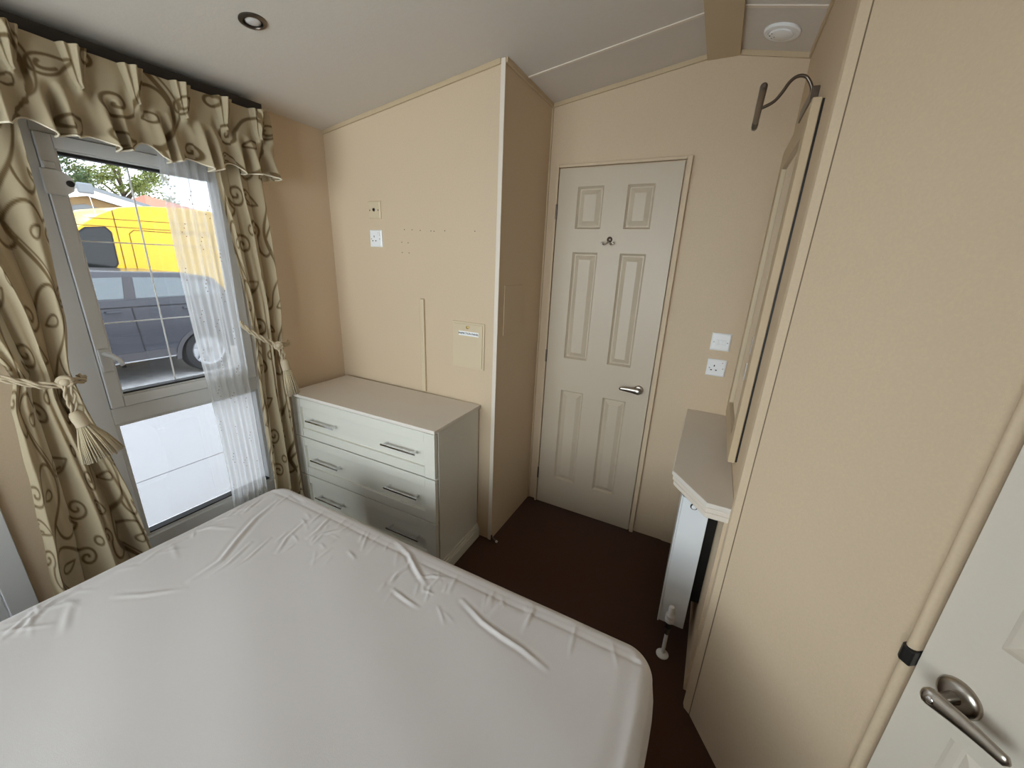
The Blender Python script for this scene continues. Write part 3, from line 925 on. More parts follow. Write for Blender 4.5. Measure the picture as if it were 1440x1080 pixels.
pull += 0.0014 * np.exp(-((BY1 - Y - 0.052) / 0.005) ** 2) - 0.0012 * np.exp(-((BY1 - Y - 0.064) / 0.005) ** 2)   # hem line along the foot
Z = Z + (H + soft + pull) * np.clip(dist / 0.03, 0, 1)
bed = empty('bed', (1.28, -1.76, 0))
b = MB().grid(np.stack([X, Y, Z], 2))
nx, ny = X.shape
loop = [(i, 0) for i in range(nx)] + [(nx - 1, j) for j in range(1, ny)] + [(i, ny - 1) for i in range(nx - 2, -1, -1)] + [(0, j) for j in range(ny - 2, 0, -1)]
prev = [i * ny + j for i, j in loop]
cxm, cym = (BX0 + BX1) / 2, (BY0 + BY1) / 2
for dzz, out in ((0.055, 0.007), (0.11, 0.012), (0.17, 0.012), (0.23, 0.006), (0.26, -0.006), (0.265, -0.03)):
    st = len(b.v)
    for i, j in loop:
        px, py = X[i, j], Y[i, j]
        nxv = px - np.clip(px, BX0 + rc, BX1 - rc); nyv = py - np.clip(py, BY0 + rc, BY1 - rc)
        l = math.hypot(nxv, nyv) + 1e-9
        wob = 0.003 * math.sin(px * 14 + py * 11 + dzz * 10)
        b.v.append((px + nxv / l * (out + wob), py + nyv / l * (out + wob), BZ - re - dzz))
    cur = list(range(st, st + len(loop)))
    n = len(loop)
    b.f += [(prev[i], prev[(i + 1) % n], cur[(i + 1) % n], cur[i]) for i in range(n)]
    prev = cur
b.f.append(tuple(prev[::-1]))
sh = b.build('mattress', M_SHEET, bed, smooth=True)
sh['label'] = 'white stretch sheet over the mattress, puckered at the corners'
MB().box(BX0 + 0.02, BX1 - 0.02, BY0 + 0.02, BY1 - 0.03, 0.05, 0.296).build('divan_base', M_BASE, bed, bevel=0.01)
for fx in (BX0 + 0.12, BX1 - 0.12):
    for fy in (BY0 + 0.12, BY1 - 0.12):
        MB().lathe([(0.025, 0), (0.03, 0.052)], (fx, fy, 0), (0, 0, 1), 14).build('foot', M_DARK, bed, smooth='auto')
tag(bed, 'double bed with bare mattress under a creased white fitted sheet', 'bed')

# ---------------------------------------------------------------- chest of drawers
chest = empty('chest_of_drawers', (1.030, -0.006, 0), math.radians(1.1))
CW, CD, CH = 0.985, 0.385, 0.825          # local x runs from -CW to 0, y from -CD to 0
L_ = dict(local=True)
MB().box(-CW + 0.005, -0.008, -CD + 0.028, -0.004, 0.085, CH - 0.018).build('carcass', M_CHEST, chest, bevel=0.001, **L_)
MB().box(-CW, 0, -CD - 0.012, 0, CH - 0.018, CH).build('top', M_CHESTTOP, chest, bevel=0.0025, **L_)
pl = MB(); pl.box(-CW + 0.004, 0.010, -CD + 0.012, -0.004, 0, 0.058); pl.box(-CW + 0.004, 0.005, -CD + 0.016, -0.004, 0.058, 0.072); pl.box(-CW + 0.004, 0.0, -CD + 0.020, -0.004, 0.072, 0.086)
pl.build('plinth', M_CHEST, chest, bevel=0.002, **L_)
def drawer(z0, z1, hz):
    d = MB().box(-CW + 0.055, -0.060, -CD + 0.015, -CD + 0.022, z0 + 0.045, z1 - 0.045).build('drawer', M_CHEST, chest, **L_)
    y0, y1 = -CD, -CD + 0.022
    for xa, xb in ((-CW + 0.007, -CW + 0.067), (-0.070, -0.010)):
        MB().box(xa, xb, y0, y1, z0, z1).build('stile', M_CHEST, d, bevel=0.0015, **L_)
    for za, zb in ((z0, z0 + 0.050), (z1 - 0.050, z1)):
        MB().box(-CW + 0.0685, -0.0715, y0 + 0.002, y1, za, zb).build('rail', M_CHEST, d, bevel=0.0015, **L_)
    for xc in (-CW + 0.237, -0.212):
        h = MB()
        h.box(xc - 0.105, xc + 0.105, -CD - 0.024, -CD - 0.016, hz - 0.0045, hz + 0.0045)
        for s_ in (-1, 1):
            h.box(xc + s_ * 0.088 - 0.005, xc + s_ * 0.088 + 0.005, -CD - 0.017, -CD + 0.016, hz - 0.0045, hz + 0.0045)
        h.build('handle', M_CHROME, d, bevel=0.001, **L_)
drawer(0.571, 0.7985, 0.686)
drawer(0.329, 0.565, 0.447)
drawer(0.090, 0.323, 0.207)
tag(chest, 'off-white chest of three shaker drawers with chrome bar handles', 'chest of drawers')

# ---------------------------------------------------------------- wall plates on the back wall
def plate(b, c, n, u, w, h, t):
    """bevelled plate centred at c on a wall with outward normal n and across-axis u"""
    c, n, u = Vector(c), Vector(n), Vector(u); z = Vector((0, 0, 1))
    e = 0.006
    p = [c + u * sx * w / 2 + z * sz * h / 2 for sx, sz in ((-1, -1), (1, -1), (1, 1), (-1, 1))]
    q = [a + n * (t - 0.004) for a in p]
    r = [c + u * sx * (w / 2 - e) + z * sz * (h / 2 - e) + n * t for sx, sz in ((-1, -1), (1, -1), (1, 1), (-1, 1))]
    fs = [(3, 2, 1, 0), (8, 9, 10, 11)]
    for k in range(2):
        for i in range(4):
            fs.append((k * 4 + i, k * 4 + (i + 1) % 4, k * 4 + 4 + (i + 1) % 4, k * 4 + 4 + i))
    b.add(p + q + r, fs)
def sbox(b, c, n, u, w, h, t0, t1, dx=0, dz=0):
    c, n, u = Vector(c), Vector(n), Vector(u); z = Vector((0, 0, 1))
    c = c + u * dx + z * dz
    p = [c + u * sx * w / 2 + z * sz * h / 2 + n * t0 for sx, sz in ((-1, -1), (1, -1), (1, 1), (-1, 1))]
    q = [a + n * (t1 - t0) for a in p]
    b.hexa([tuple(a) for a in p + q])

def socket(name, c, kind, label, cat, mtl=M_PLASTIC):
    n, u = (0, -1, 0), (1, 0, 0)
    r = empty(name, c)
    b = MB(); plate(b, c, n, u, 0.086, 0.086, 0.010); b.build('plate', mtl, r)
    for s_ in (-1, 1):
        b = MB(); b.lathe([(0.0033, 0.0098), (0.0033, 0.0105)], (c[0] + s_ * 0.030, c[1], c[2] - 0.002), n, 12); b.build('screw', M_NICKEL if kind != 'tv' else M_HOLE, r)
    if kind == 'socket':
        for dx, dz, w, h in ((-0.010, 0.012, 0.005, 0.009), (-0.021, -0.010, 0.008, 0.005), (0.001, -0.010, 0.008, 0.005)):
            b = MB(); sbox(b, c, n, u, w, h, 0.0095, 0.0103, dx, dz - 0.002); b.build('pin_hole', M_HOLE, r)
        b = MB(); sbox(b, c, n, u, 0.012, 0.018, 0.009, 0.0135, 0.024, 0.022); b.build('rocker', mtl, r, bevel=0.001)
        b = MB(); sbox(b, c, n, u, 0.004, 0.003, 0.0134, 0.0138, 0.024, 0.028); b.build('on_mark', mat('red_mark', (170, 50, 40), 0.5), r)
    elif kind == 'switch':
        for dx in (-0.016, 0.0, 0.016):
            b = MB(); sbox(b, c, n, u, 0.012, 0.024, 0.009, 0.0130, dx, -0.002); b.build('rocker', mtl, r, bevel=0.0015)
    else:
        b = MB(); b.lathe([(0.0085, 0.0095), (0.0085, 0.013), (0.006, 0.0135), (0.006, 0.0115), (0, 0.0115)], c, n, 18, False); b.build('coaxial_ring', M_NICKELD, r, smooth='auto')
        b = MB(); b.lathe([(0.0058, 0.0112), (0.0058, 0.0122)], c, n, 14); b.build('coaxial_hole', M_HOLE, r)
    tag(r, label, cat)
socket('aerial_socket', (0.350, 0, 1.783), 'tv', 'square cream aerial outlet high on the wall above the chest', 'aerial socket', M_PLASTIC2)
socket('power_socket', (0.350, 0, 1.641), 'socket', 'single white power socket below the aerial outlet above the chest', 'socket')
socket('light_switch', (2.093, D, 1.218), 'switch', 'white switch plate beside the panelled door, above a socket', 'light switch')
socket('power_socket', (2.096, D, 1.087), 'socket', 'single white power socket under the switch plate by the shelf', 'socket')

# cable trunking standing on the chest, against the wall
tr = MB(); tr.box(0.643, 0.669, -0.014, 0, 0.830, 1.345)
trk = tr.build('cable_trunking', M_PLASTIC2, None, bevel=0.004)
tag(trk, 'short upright length of cream cable trunking above the chest', 'trunking')
MB().box(0.647, 0.665, -0.011, -0.003, 1.3445, 1.3456).build('open_end', M_HOLE, trk)

# inspection hatch
ins = empty('inspection_hatch', (0.947, 0, 1.13))
MB().box(0.850, 1.044, -0.006, 0, 1.012, 1.252).build('frame', M_PLASTIC2, ins, bevel=0.003)
MB().box(0.860, 1.034, -0.010, -0.005, 1.022, 1.242).build('flap', M_PLASTIC2, ins, bevel=0.002)
MB().lathe([(0.008, 0), (0.008, 0.003), (0.005, 0.005), (0, 0.005)], (0.947, -0.010, 1.226), (0, -1, 0), 18, False).build('lock', M_BRASS, ins, smooth='auto')
lab = MB().box(0.893, 1.012, -0.0106, -0.0098, 1.183, 1.205).build('sticker', M_LABEL, ins)
fc = bpy.data.curves.new('hatch_text', 'FONT')
fc.body = 'INSPECTION PANEL'; fc.size = 0.0135; fc.align_x = 'CENTER'; fc.align_y = 'CENTER'; fc.extrude = 0.0002; fc.offset = 0.0003
tmp = bpy.data.objects.new('hatch_text', fc); col.objects.link(tmp)
bpy.context.view_layer.update()
me = bpy.data.meshes.new_from_object(tmp.evaluated_get(bpy.context.evaluated_depsgraph_get()))
bpy.data.objects.remove(tmp)
me.materials.clear(); me.materials.append(M_INK)
Mt = Matrix.Translation((0.9525, -0.0109, 1.194)) @ Matrix.Rotation(math.radians(90), 4, 'X')
me.transform(WM[ins].inverted() @ Mt)
to = bpy.data.objects.new('lettering', me); col.objects.link(to); to.parent = lab; WM[to] = WM[ins]
tag(ins, 'small cream inspection hatch with lock and white sticker', 'hatch')

# screw holes left in the back wall
for (hx_, hz_) in ((.546, 1.687), (.597, 1.686), (.650, 1.683), (.718, 1.681), (.737, 1.680), (.803, 1.682), (.977, 1.681), (.525, 1.625), (.568, 1.623), (.525, 1.574), (.572, 1.573)):
    MB().lathe([(0.0026, 0), (0.0026, 0.0006)], (hx_, 0, hz_), (0, -1, 0), 8).build('screw_hole', M_HOLE, wall_back)

# blank cover on the partition's return side
bl = MB().box(XP, XP + 0.005, 0.056, 0.248, 1.194, 1.440).build('blank_cover', M_WALL, None, bevel=0.002)
tag(bl, 'flat rectangular cover plate on the partition facing the door', 'cover plate')

# little cable clip at the foot of the partition
cl = empty('door_stop', (1.135, -0.004, 0))
MB().box(1.119, 1.125, -0.012, -0.002, 0.0, 0.038).build('bracket', M_DARK, cl, bevel=0.001)
MB().tube([(1.124, -0.006, 0.028), (1.140, -0.006, 0.018), (1.150, -0.006, 0.010)], 0.0035, 8).build('stem', M_NICKELD, cl, smooth=True)
MB().lathe([(0.006, 0), (0.0075, 0.004), (0.006, 0.012)], (1.149, -0.006, 0.0085), (0.85, 0, -0.2), 12).build('tip', M_PLASTIC, cl, smooth=True)
tag(cl, 'small door stop with pale tip at the foot of the partition', 'door stop')

# ---------------------------------------------------------------- ceiling fittings
dl = empty('downlight', (0.549, -0.672, zc(0.549)))
nv_ = Vector((0.1402, 0, -1)).normalized()
o_ = Vector((0.549, -0.672, zc(0.549)))
MB().lathe([(0.041, 0.0), (0.041, 0.003), (0.037, 0.006), (0.029, 0.007), (0.0275, 0.003), (0.0275, -0.0)], o_, nv_, 40, False).build('bezel', M_NICKELD, dl, smooth='auto')
MB().lathe([(0.0275, 0.0004), (0.0245, 0.0035), (0.023, 0.0035)], o_, nv_, 32, False).build('inner_ring', M_DARK, dl, smooth='auto')
MB().lathe([(0.0232, 0.001), (0.018, 0.005), (0.010, 0.0068), (0.0, 0.0072)], o_, nv_, 32, False).build('lens', M_FROST, dl, smooth=True)
tag(dl, 'round recessed ceiling spotlight with dark nickel bezel, unlit', 'downlight')

so = Vector((2.080, 0.362, zc(2.080)))
sn = Vector((-0.20, 0, -1)).normalized()
sa = empty('smoke_alarm_base', tuple(so))
MB().lathe([(0.062, 0), (0.062, 0.005), (0.058, 0.009), (0.046, 0.011), (0.044, 0.009), (0.0, 0.009)], so, sn, 44, False).build('base_plate', M_PLASTIC, sa, smooth='auto')
MB().lathe([(0.040, 0.0088), (0.040, 0.013), (0.036, 0.015), (0.0, 0.016)], so, sn, 40, False).build('inner_disc', M_PLASTIC, sa, smooth='auto')
for an, rr in ((2.6, 0.034), (3.1, 0.036), (3.6, 0.034), (2.8, 0.022)):
    pp = so + Vector((math.cos(an) * rr, math.sin(an) * rr, -math.cos(an) * rr * 0.2)) 
    MB().lathe([(0.0022, 0.0125), (0.0022, 0.0158)], pp, sn, 8).build('terminal', M_HOLE, sa)
tag(sa, 'round white alarm base on the ceiling beside the ridge beam', 'alarm base')

# ---------------------------------------------------------------- mirror, mirror lamp
mir = empty('wall_mirror', (2.19, 0.09, 0.93))
MX0, MX1, MY0, MY1, MZ0, MZ1 = 2.171, 2.194, -0.185, 0.390, 0.905, 2.010
MB().box(MX0, MX1, MY0, MY0 + 0.075, MZ0, MZ1).build('stile', M_CREAM, mir, bevel=0.003)
MB().box(MX0, MX1, MY1 - 0.075, MY1, MZ0, MZ1).build('stile', M_CREAM, mir, bevel=0.003)
MB().box(MX0, MX1, MY0 + 0.075, MY1 - 0.075, MZ1 - 0.075, MZ1).build('rail', M_CREAM, mir, bevel=0.003)
MB().box(MX0, MX1, MY0 + 0.075, MY1 - 0.075, MZ0, MZ0 + 0.075).build('rail', M_CREAM, mir, bevel=0.003)
MB().box(MX0 + 0.009, MX0 + 0.013, MY0 + 0.070, MY1 - 0.070, MZ0 + 0.070, MZ1 - 0.070).build('glass', M_MIRROR, mir)
MB().box(MX1 - 0.004, R, MY0 + 0.004, MY1 - 0.004, MZ0 + 0.004, MZ1 - 0.004).build('shade_backing', M_DARK, mir)  # black fill makes the shadow gap between mirror frame and wall
tag(mir, 'tall cream framed mirror on the wall above the shelf', 'mirror')

ml = empty('mirror_lamp', (2.195, 0.05, 2.06))
MB().box(2.180, R, -0.02, 0.19, 2.052, 2.092).build('base_plate', M_NICKELD, ml, bevel=0.003)
arm = [(2.186, .06, 2.085), (2.186, .058, 2.110), (2.170, .055, 2.137), (2.155, .052, 2.146), (2.137, .05, 2.145), (2.121, .05, 2.132), (2.107, .05, 2.107), (2.089, .05, 2.084), (2.062, .05, 2.071), (2.052, .05, 2.070)]
sm = []
for i in range(len(arm) - 1):
    a0 = Vector(arm[max(i - 1, 0)]); a1 = Vector(arm[i]); a2 = Vector(arm[i + 1]); a3 = Vector(arm[min(i + 2, len(arm) - 1)])
    for k_ in range(5):
        t = k_ / 5
        sm.append(0.5 * ((2 * a1) + (a2 - a0) * t + (2 * a0 - 5 * a1 + 4 * a2 - a3) * t * t + (3 * a1 - a0 - 3 * a2 + a3) * t ** 3))
sm.append(Vector(arm[-1]))
MB().tube(sm, 0.0052, 10).build('arm', M_NICKELD, ml, smooth=True)
MB().lathe([(0.004, 0), (0.009, 0.004), (0.010, 0.010), (0.010, 0.30), (0.010, 0.392), (0.007, 0.400)], (2.050, -0.135, 2.070), (0, 1, 0), 18).build('lamp_bar', M_NICKELD, ml, smooth='auto')
MB().lathe([(0.0104, 0), (0.0104, 0.055)], (2.050, 0.185, 2.070), (0, 1, 0), 18).build('bar_band', M_DARK, ml, smooth='auto')
tag(ml, 'bronze picture light on a curved arm above the mirror', 'wall lamp')

# ---------------------------------------------------------------- shelf and radiator
shf = empty('corner_shelf', (2.1, 0.1, 0.77))
def shelf_poly(o):
    """outline in xy shrunk by o from the room side"""
    return [(R, D - 0.001), (2.003 + o, D - 0.001), (2.003 + o, -0.234 + o * 0.45), (2.122 + o * 0.4, -0.399 + o), (R, -0.399 + o)]
fn = lambda u, v, w: (u, v, w)
MB().prism(shelf_poly(0.0), fn, 0.827, 0.845).build('top_board', M_CHESTTOP, shf, bevel=0.003)
MB().prism(shelf_poly(0.005), fn, 0.8055, 0.8255).build('moulding', M_TRIM, shf, bevel=0.005)
MB().prism(shelf_poly(0.010), fn, 0.784, 0.8040).build('moulding', M_TRIM, shf, bevel=0.005)
MB().prism(shelf_poly(0.018), fn, 0.785, 0.8275).build('core', M_CREAM, shf)
tag(shf, 'cream wall shelf with clipped corner and stepped edge over radiator', 'shelf')

rad = empty('radiator', (2.1, 0.1, 0.12))
RX0, RX1, RY0, RY1, RZ0, RZ1 = 2.050, 2.152, -0.200, 0.440, 0.120, 0.735
MB().box(RX0, RX0 + 0.006, RY0, RY1, RZ0, RZ1).build('front_panel', M_RAD, rad, bevel=0.002)
MB().box(RX1 - 0.006, RX1, RY0 + 0.01, RY1 - 0.01, RZ0, RZ1 - 0.02).build('back_panel', M_RAD, rad, bevel=0.002)
MB().box(RX0 + 0.006, RX1, RY0 + 0.003, RY0 + 0.007, RZ0 + 0.004, RZ1 - 0.006).build('end_panel', M_RAD, rad, bevel=0.0015)
MB().box(RX0 + 0.006, RX1, RY1 - 0.007, RY1 - 0.003, RZ0 + 0.004, RZ1 - 0.006).build('end_panel', M_RAD, rad, bevel=0.0015)
MB().box(RX0 + 0.006, RX1, RY0 + 0.007, RY1 - 0.007, RZ1 - 0.014, RZ1 - 0.006).build('top_grille', M_RAD, rad)
MB().lathe([(0.013, 0), (0.013, 0.003), (0.010, 0.004)], (2.098, RY0 + 0.003, 0.700), (0, -1, 0), 20).build('bleed_ring', M_DARK, rad, smooth='auto')
MB().lathe([(0.0085, 0), (0.0085, 0.007), (0.006, 0.008)], (2.098, RY0 + 0.003, 0.700), (0, -1, 0), 18).build('bleed_plug', M_PLASTIC, rad, smooth='auto')
MB().box(RX1, 2.185, RY0 + 0.012, RY1 - 0.02, 0.27, 0.74).build('gap_shade_fill', M_DARK, rad)  # black block stands for the deep shade between radiator and wall
for k_ in range(12):
    yk = RY0 + 0.03 + k_ * 0.052
    MB().prism([(RX0 + 0.006, yk), (RX0 + 0.034, yk + 0.008), (RX0 + 0.034, yk + 0.030), (RX0 + 0.006, yk + 0.038)], fn, RZ0 + 0.02, RZ1 - 0.02).build('fin', M_RAD, rad)
VX, VY = 2.095, -0.243
MB().lathe([(0.0125, 0.178), (0.0165, 0.182), (0.0175, 0.190), (0.0175, 0.196), (0.0150, 0.199), (0.0150, 0.204), (0.0175, 0.207), (0.0175, 0.216), (0.0135, 0.220), (0.0115, 0.230), (0.0115, 0.250), (0.009, 0.257), (0, 0.259)], (VX, VY, 0), (0, 0, 1), 28, False).build('valve_head', M_PLASTIC, rad, smooth='auto')
MB().lathe([(0.0135, 0.150), (0.0135, 0.166), (0.011, 0.170), (0.011, 0.180)], (VX, VY, 0), (0, 0, 1), 6).build('valve_nut', M_DARK, rad)
MB().tube([(VX, VY, 0.158), (VX, RY0 + 0.006, 0.158)], 0.009, 12).build('valve_tail', M_NICKELD, rad, smooth='auto')
MB().lathe([(0.0115, 0.118), (0.0115, 0.140), (0.0085, 0.150)], (VX, VY, 0), (0, 0, 1), 6).build('compression_nut', M_NICKELD, rad)
MB().lathe([(0.0075, 0.0), (0.0075, 0.120)], (VX, VY, 0), (0, 0, 1), 14).build('pipe', M_PLASTIC, rad, smooth='auto')
MB().lathe([(0.025, 0.0), (0.025, 0.004), (0.020, 0.008), (0.010, 0.011), (0.008, 0.012)], (VX, VY, 0), (0, 0, 1), 28).build('pipe_collar', M_PLASTIC, rad, smooth='auto')
tag(rad, 'white panel radiator with valve under the corner shelf', 'radiator')

# ================================================================ outside
G = -0.50
M_GRAVEL = mat('grey_gravel', (178, 178, 178), 0.95, spec=0.1, noise=0.45, nscale=9, bump=0.5, bscale=60)
M_DECK = mat('white_deck_board', (148, 148, 150), 0.5, noise=0.01, nscale=8)
M_YELLOW = mat('yellow_paint', (243, 193, 22), 0.3, coat=0.4)
M_SEAM = mat('panel_seam', (120, 88, 10), 0.7)
M_CARGREY = mat('grey_metallic_paint', (58, 60, 68), 0.3, coat=0.35)
M_CARSEAM = mat('car_seam', (35, 35, 40), 0.7)
M_CLAD = mat('dark_cladding', (70, 68, 72), 0.6)
M_CARGLASS = mat('vehicle_glass', (70, 84, 90), 0.06, spec=0.9, coat=1.0)
M_VANGLASS = mat('dark_cab_glass', (30, 34, 36), 0.08)
M_TYRE = mat('tyre_rubber', (38, 38, 40), 0.85)
M_ALLOY = mat('alloy_rim', (200, 202, 206), 0.3, metal=0.7)
M_CWALL = mat('tan_cladding', (196, 168, 128), 0.7)
M_CWHITE = mat('white_fascia', (240, 240, 240), 0.5)
M_CROOF = mat('grey_roof_sheet', (138, 146, 154), 0.6)
M_RED = mat('red_roof_tile', (214, 128, 104), 0.8, noise=0.12, nscale=6)
M_CREAMW = mat('cream_render', (226, 214, 192), 0.9)
M_BARK = mat('tree_bark', (92, 80, 66), 0.95, noise=0.2, nscale=8)
M_LEAF = [mat('leaf_green', (96, 122, 60), 0.7, noise=0.4, nscale=1.2), mat('leaf_olive', (124, 134, 66), 0.7, noise=0.4, nscale=1.4), mat('leaf_dark', (78, 100, 62), 0.7, noise=0.4, nscale=1.1)]

struct(MB().box(-60, -0.08, -40, 60, G - 0.3, G).build('ground', M_GRAVEL))
deck = empty('deck', (-1.5, -0.6, G))
edges = [-0.085, -1.300, -3.02]
for xa, xb in zip(edges[:-1], edges[1:]):
    MB().box(xb + 0.004, xa - 0.004, -4.2, 5.2, -0.06, -0.02).build('deck_board', M_DECK, deck, bevel=0.004)
MB().box(-3.0, -0.1, -4.19, 5.19, -0.10, -0.062).build('joist_frame', M_CLAD, deck)
for px in (-0.3, -2.85):
    for py in (-4.0, -2.0, 0.0, 2.0, 3.5, 5.0):
        MB().box(px - 0.05, px + 0.05, py - 0.05, py + 0.05, G, -0.10).build('post', M_CLAD, deck)
tag(deck, 'pale white deck of wide boards outside the window', 'deck')

def wheel(parent, c, r, w, s):
    """s: +1 face to +x"""
    x, y, z = c
    wo = MB().lathe([(r * 0.66, -w), (r * 0.93, -w), (r, -w * 0.8), (r, -w * 0.2), (r * 0.93, 0), (r * 0.70, 0.004), (r * 0.66, -0.01)], c, (s, 0, 0), 40, False).build('wheel', M_TYRE, parent, smooth='auto')
    MB().lathe([(r * 0.68, -0.012), (r * 0.66, 0.0), (r * 0.60, -0.02), (r * 0.58, -0.06), (0.02, -0.06)], c, (s, 0, 0), 40, False).build('rim', M_ALLOY, wo, smooth='auto')
    for k_ in range(7):
        a = 2 * math.pi * k_ / 7 + 0.3
        b = MB()
        d = Vector((0, math.cos(a), math.sin(a))); e = Vector((0, -math.sin(a), math.cos(a)))
        cc = Vector(c) + Vector((s * -0.025, 0, 0))
        p = [cc + d * 0.04 - e * 0.035, cc + d * 0.04 + e * 0.035, cc + d * r * 0.62 + e * 0.022, cc + d * r * 0.62 - e * 0.022]
        b.hexa([tuple(q_) for q_ in p] + [tuple(q_ + Vector((s * 0.02, 0, 0))) for q_ in p])
        b.build('spoke', M_ALLOY, wo)
    MB().lathe([(0.05, -0.03), (0.045, 0.0), (0.0, 0.003)], c, (s, 0, 0), 18, False).build('hub_cap', M_CLAD, wo, smooth='auto')

def side_panel(pts, x, t, s):
    """thin slab from (y, z) points on the side plane x(z)"""
    b = MB()
    n = len(pts)
    v = [(x(z_), y_, z_) for y_, z_ in pts] + [(x(z_) + s * t, y_, z_) for y_, z_ in pts]
    fs = [tuple(range(n)), tuple(range(2 * n - 1, n - 1, -1))] + [(i, (i + 1) % n, n + (i + 1) % n, n + i) for i in range(n)]
    return b.add(v, fs)

# --- grey car, parked side on, nose to the left
CX1, CX0 = -5.62, -7.46
car = empty('car', (-6.54, 0.4, G))
FY, RYW, WRAD = -0.90, 1.82, 0.365
def arch(cy, r, n=12):
    return [(cy - r * math.cos(math.pi * k_ / n), G + WRAD + r * math.sin(math.pi * k_ / n) * 1.02) for k_ in range(n + 1)]
low = [(-1.78, G + .40), (-1.70, G + .37)] + [(FY - .43, G + .37)] + arch(FY, .43) + [(FY + .43, G + .37), (RYW - .43, G + .37)] + arch(RYW, .43) + [(RYW + .43, G + .38), (2.50, G + .44), (2.56, G + .75), (2.50, G + 1.10), (2.30, G + 1.29), (0.0, G + 1.265), (-0.62, G + 1.22), (-1.35, G + 1.02), (-1.72, G + .88), (-1.80, G + .6)]
body = MB().prism(low, lambda u, v, w: (w, u, v), CX0, CX1).build('body', M_CARGREY, car, bevel=0.085, seg=4)
# greenhouse narrowing to the roof
gh0, gh1 = G + 1.26, G + 1.685
bot = [(-0.70, gh0 - .02), (2.36, gh0 - .02)]
def xs_(z_):                       # near side surface of the greenhouse
    return CX1 - 0.055 - (z_ - gh0) * 0.42
def xs2(z_):
    return CX0 + 0.055 + (z_ - gh0) * 0.42
v = []
for xf in (xs2, xs_):
    for (y_, z_) in ((-0.66, gh0 - .02), (0.15, gh1 - .045), (0.60, gh1), (1.70, gh1 - .02), (2.15, gh1 - .10), (2.38, gh0 - .02)):
        v.append((xf(z_), y_, z_))
fs = [tuple(range(6)), tuple(range(11, 5, -1))] + [(i, (i + 1) % 6, 6 + (i + 1) % 6, 6 + i) for i in range(6)]
MB().add(v, fs).build('cabin', M_CARGREY, car, bevel=0.035, seg=3)
for xf, s_ in ((xs_, 1), (xs2, -1)):
    zb, zt = gh0 + 0.035, gh1 - 0.105
    side_panel([(-0.30, zb), (0.88, zb), (0.955, zt + .012), (0.36, zt), (0.16, zt - .05)], xf, 0.006, s_).build('front_door_window', M_CARGLASS, car)
    side_panel([(1.02, zb), (1.76, zb + .01), (1.73, zt - .03), (1.64, zt), (1.075, zt + .012)], xf, 0.006, s_).build('rear_door_window', M_CARGLASS, car)
    side_panel([(0.885, zb - .01), (1.015, zb - .01), (1.072, zt + .02), (0.962, zt + .02)], xf, 0.004, s_).build('door_pillar', M_CLAD, car)
    side_panel([(1.80, zb + .01), (2.18, zb + .02), (1.98, zt - .06), (1.78, zt - .04)], xf, 0.006, s_).build('quarter_window', M_CARGLASS, car)
    xx = CX1 if s_ > 0 else CX0
    xf2 = lambda z_, xx=xx: xx
    side_panel([(-0.40, G + 1.18), (2.3, G + 1.19), (2.3, G + 1.172), (-0.40, G + 1.162)], xf2, 0.004, s_).build('waist_crease', M_CARSEAM, car)
    side_panel([(0.952, G + 0.50), (0.968, G + 0.50), (0.930, G + 1.16), (0.914, G + 1.16)], xf2, 0.004, s_).build('door_seam', M_CARSEAM, car)
    side_panel([(-0.28, G + 0.36), (-0.272, G + 0.36), (-0.34, G + 1.20), (-0.348, G + 1.20)], xf2, 0.004, s_).build('door_seam', M_CARSEAM, car)
    side_panel([(-0.46, G + .36), (1.34, G + .36), (1.34, G + .50), (-0.46, G + .50)], xf2, 0.014, s_).build('sill_cladding', M_CLAD, car, bevel=0.006)
    side_panel([(-0.44, G + .365), (1.32, G + .365), (1.32, G + .38), (-0.44, G + .38)], lambda z_, xx=xx, s_=s_: xx + s_ * 0.014, 0.006, s_).build('sill_strip', M_ALLOY, car)
    for hy in (0.62, 1.55):
        MB().box(xx, xx + s_ * 0.035, hy, hy + 0.17, G + 1.105, G + 1.135).build('door_handle', M_CARGREY, car, bevel=0.008)
    for cyy in (FY, RYW):
        ring = MB()
        n = 20
        pts = []
        for k_ in range(n + 1):
            a = math.pi * k_ / n
            pts.append((cyy - .49 * math.cos(a), G + WRAD - .06 + .49 * math.sin(a)))
        for k_ in range(n + 1):
            a = math.pi * (n - k_) / n
            pts.append((cyy - .425 * math.cos(a), G + WRAD - .06 + .435 * math.sin(a)))
        ring.prism(pts, lambda u, v_, w: (w, u, v_), xx - s_ * 0.03, xx + s_ * 0.012)
        ring.build('arch_trim', M_CLAD, car)
        wheel(car, (xx - s_ * 0.03, cyy, G + WRAD), WRAD, 0.235, s_)
MB().box(CX0 + 0.25, CX1 - 0.25, -1.5, 2.3, G + .36, G + .8).build('underbody', M_CLAD, car)
tag(car, 'dark grey car parked side on in front of the yellow van', 'car')

# --- yellow van behind the car, nose to the left
VX1, VX0 = -8.20, -10.2
van = empty('van', (-9.2, 2.6, G))
VF, VRW, VR = 0.95, 4.55, 0.36
def arch2(cy, r, n=10):
    return [(cy - r * math.cos(math.pi * k_ / n), G + VR + r * math.sin(math.pi * k_ / n)) for k_ in range(n + 1)]
prof = [(-0.05, G + .35), (VF - .44, G + .32)] + arch2(VF, .43) + [(VF + .44, G + .30), (VRW - .44, G + .30)] + arch2(VRW, .43) + [(VRW + .44, G + .32), (5.75, G + .38), (5.78, G + 2.2), (5.62, 2.28), (4.4, 2.335), (2.9, 2.335), (2.3, 2.285), (1.95, 2.21), (1.68, 2.07), (1.45, 1.91), (1.22, 1.72), (0.72, 1.26), (0.10, 1.02), (-0.06, G + 1.1)]
MB().prism(prof, lambda u, v_, w: (w, u, v_), VX0, VX1).build('body', M_YELLOW, van, bevel=0.06, seg=3)
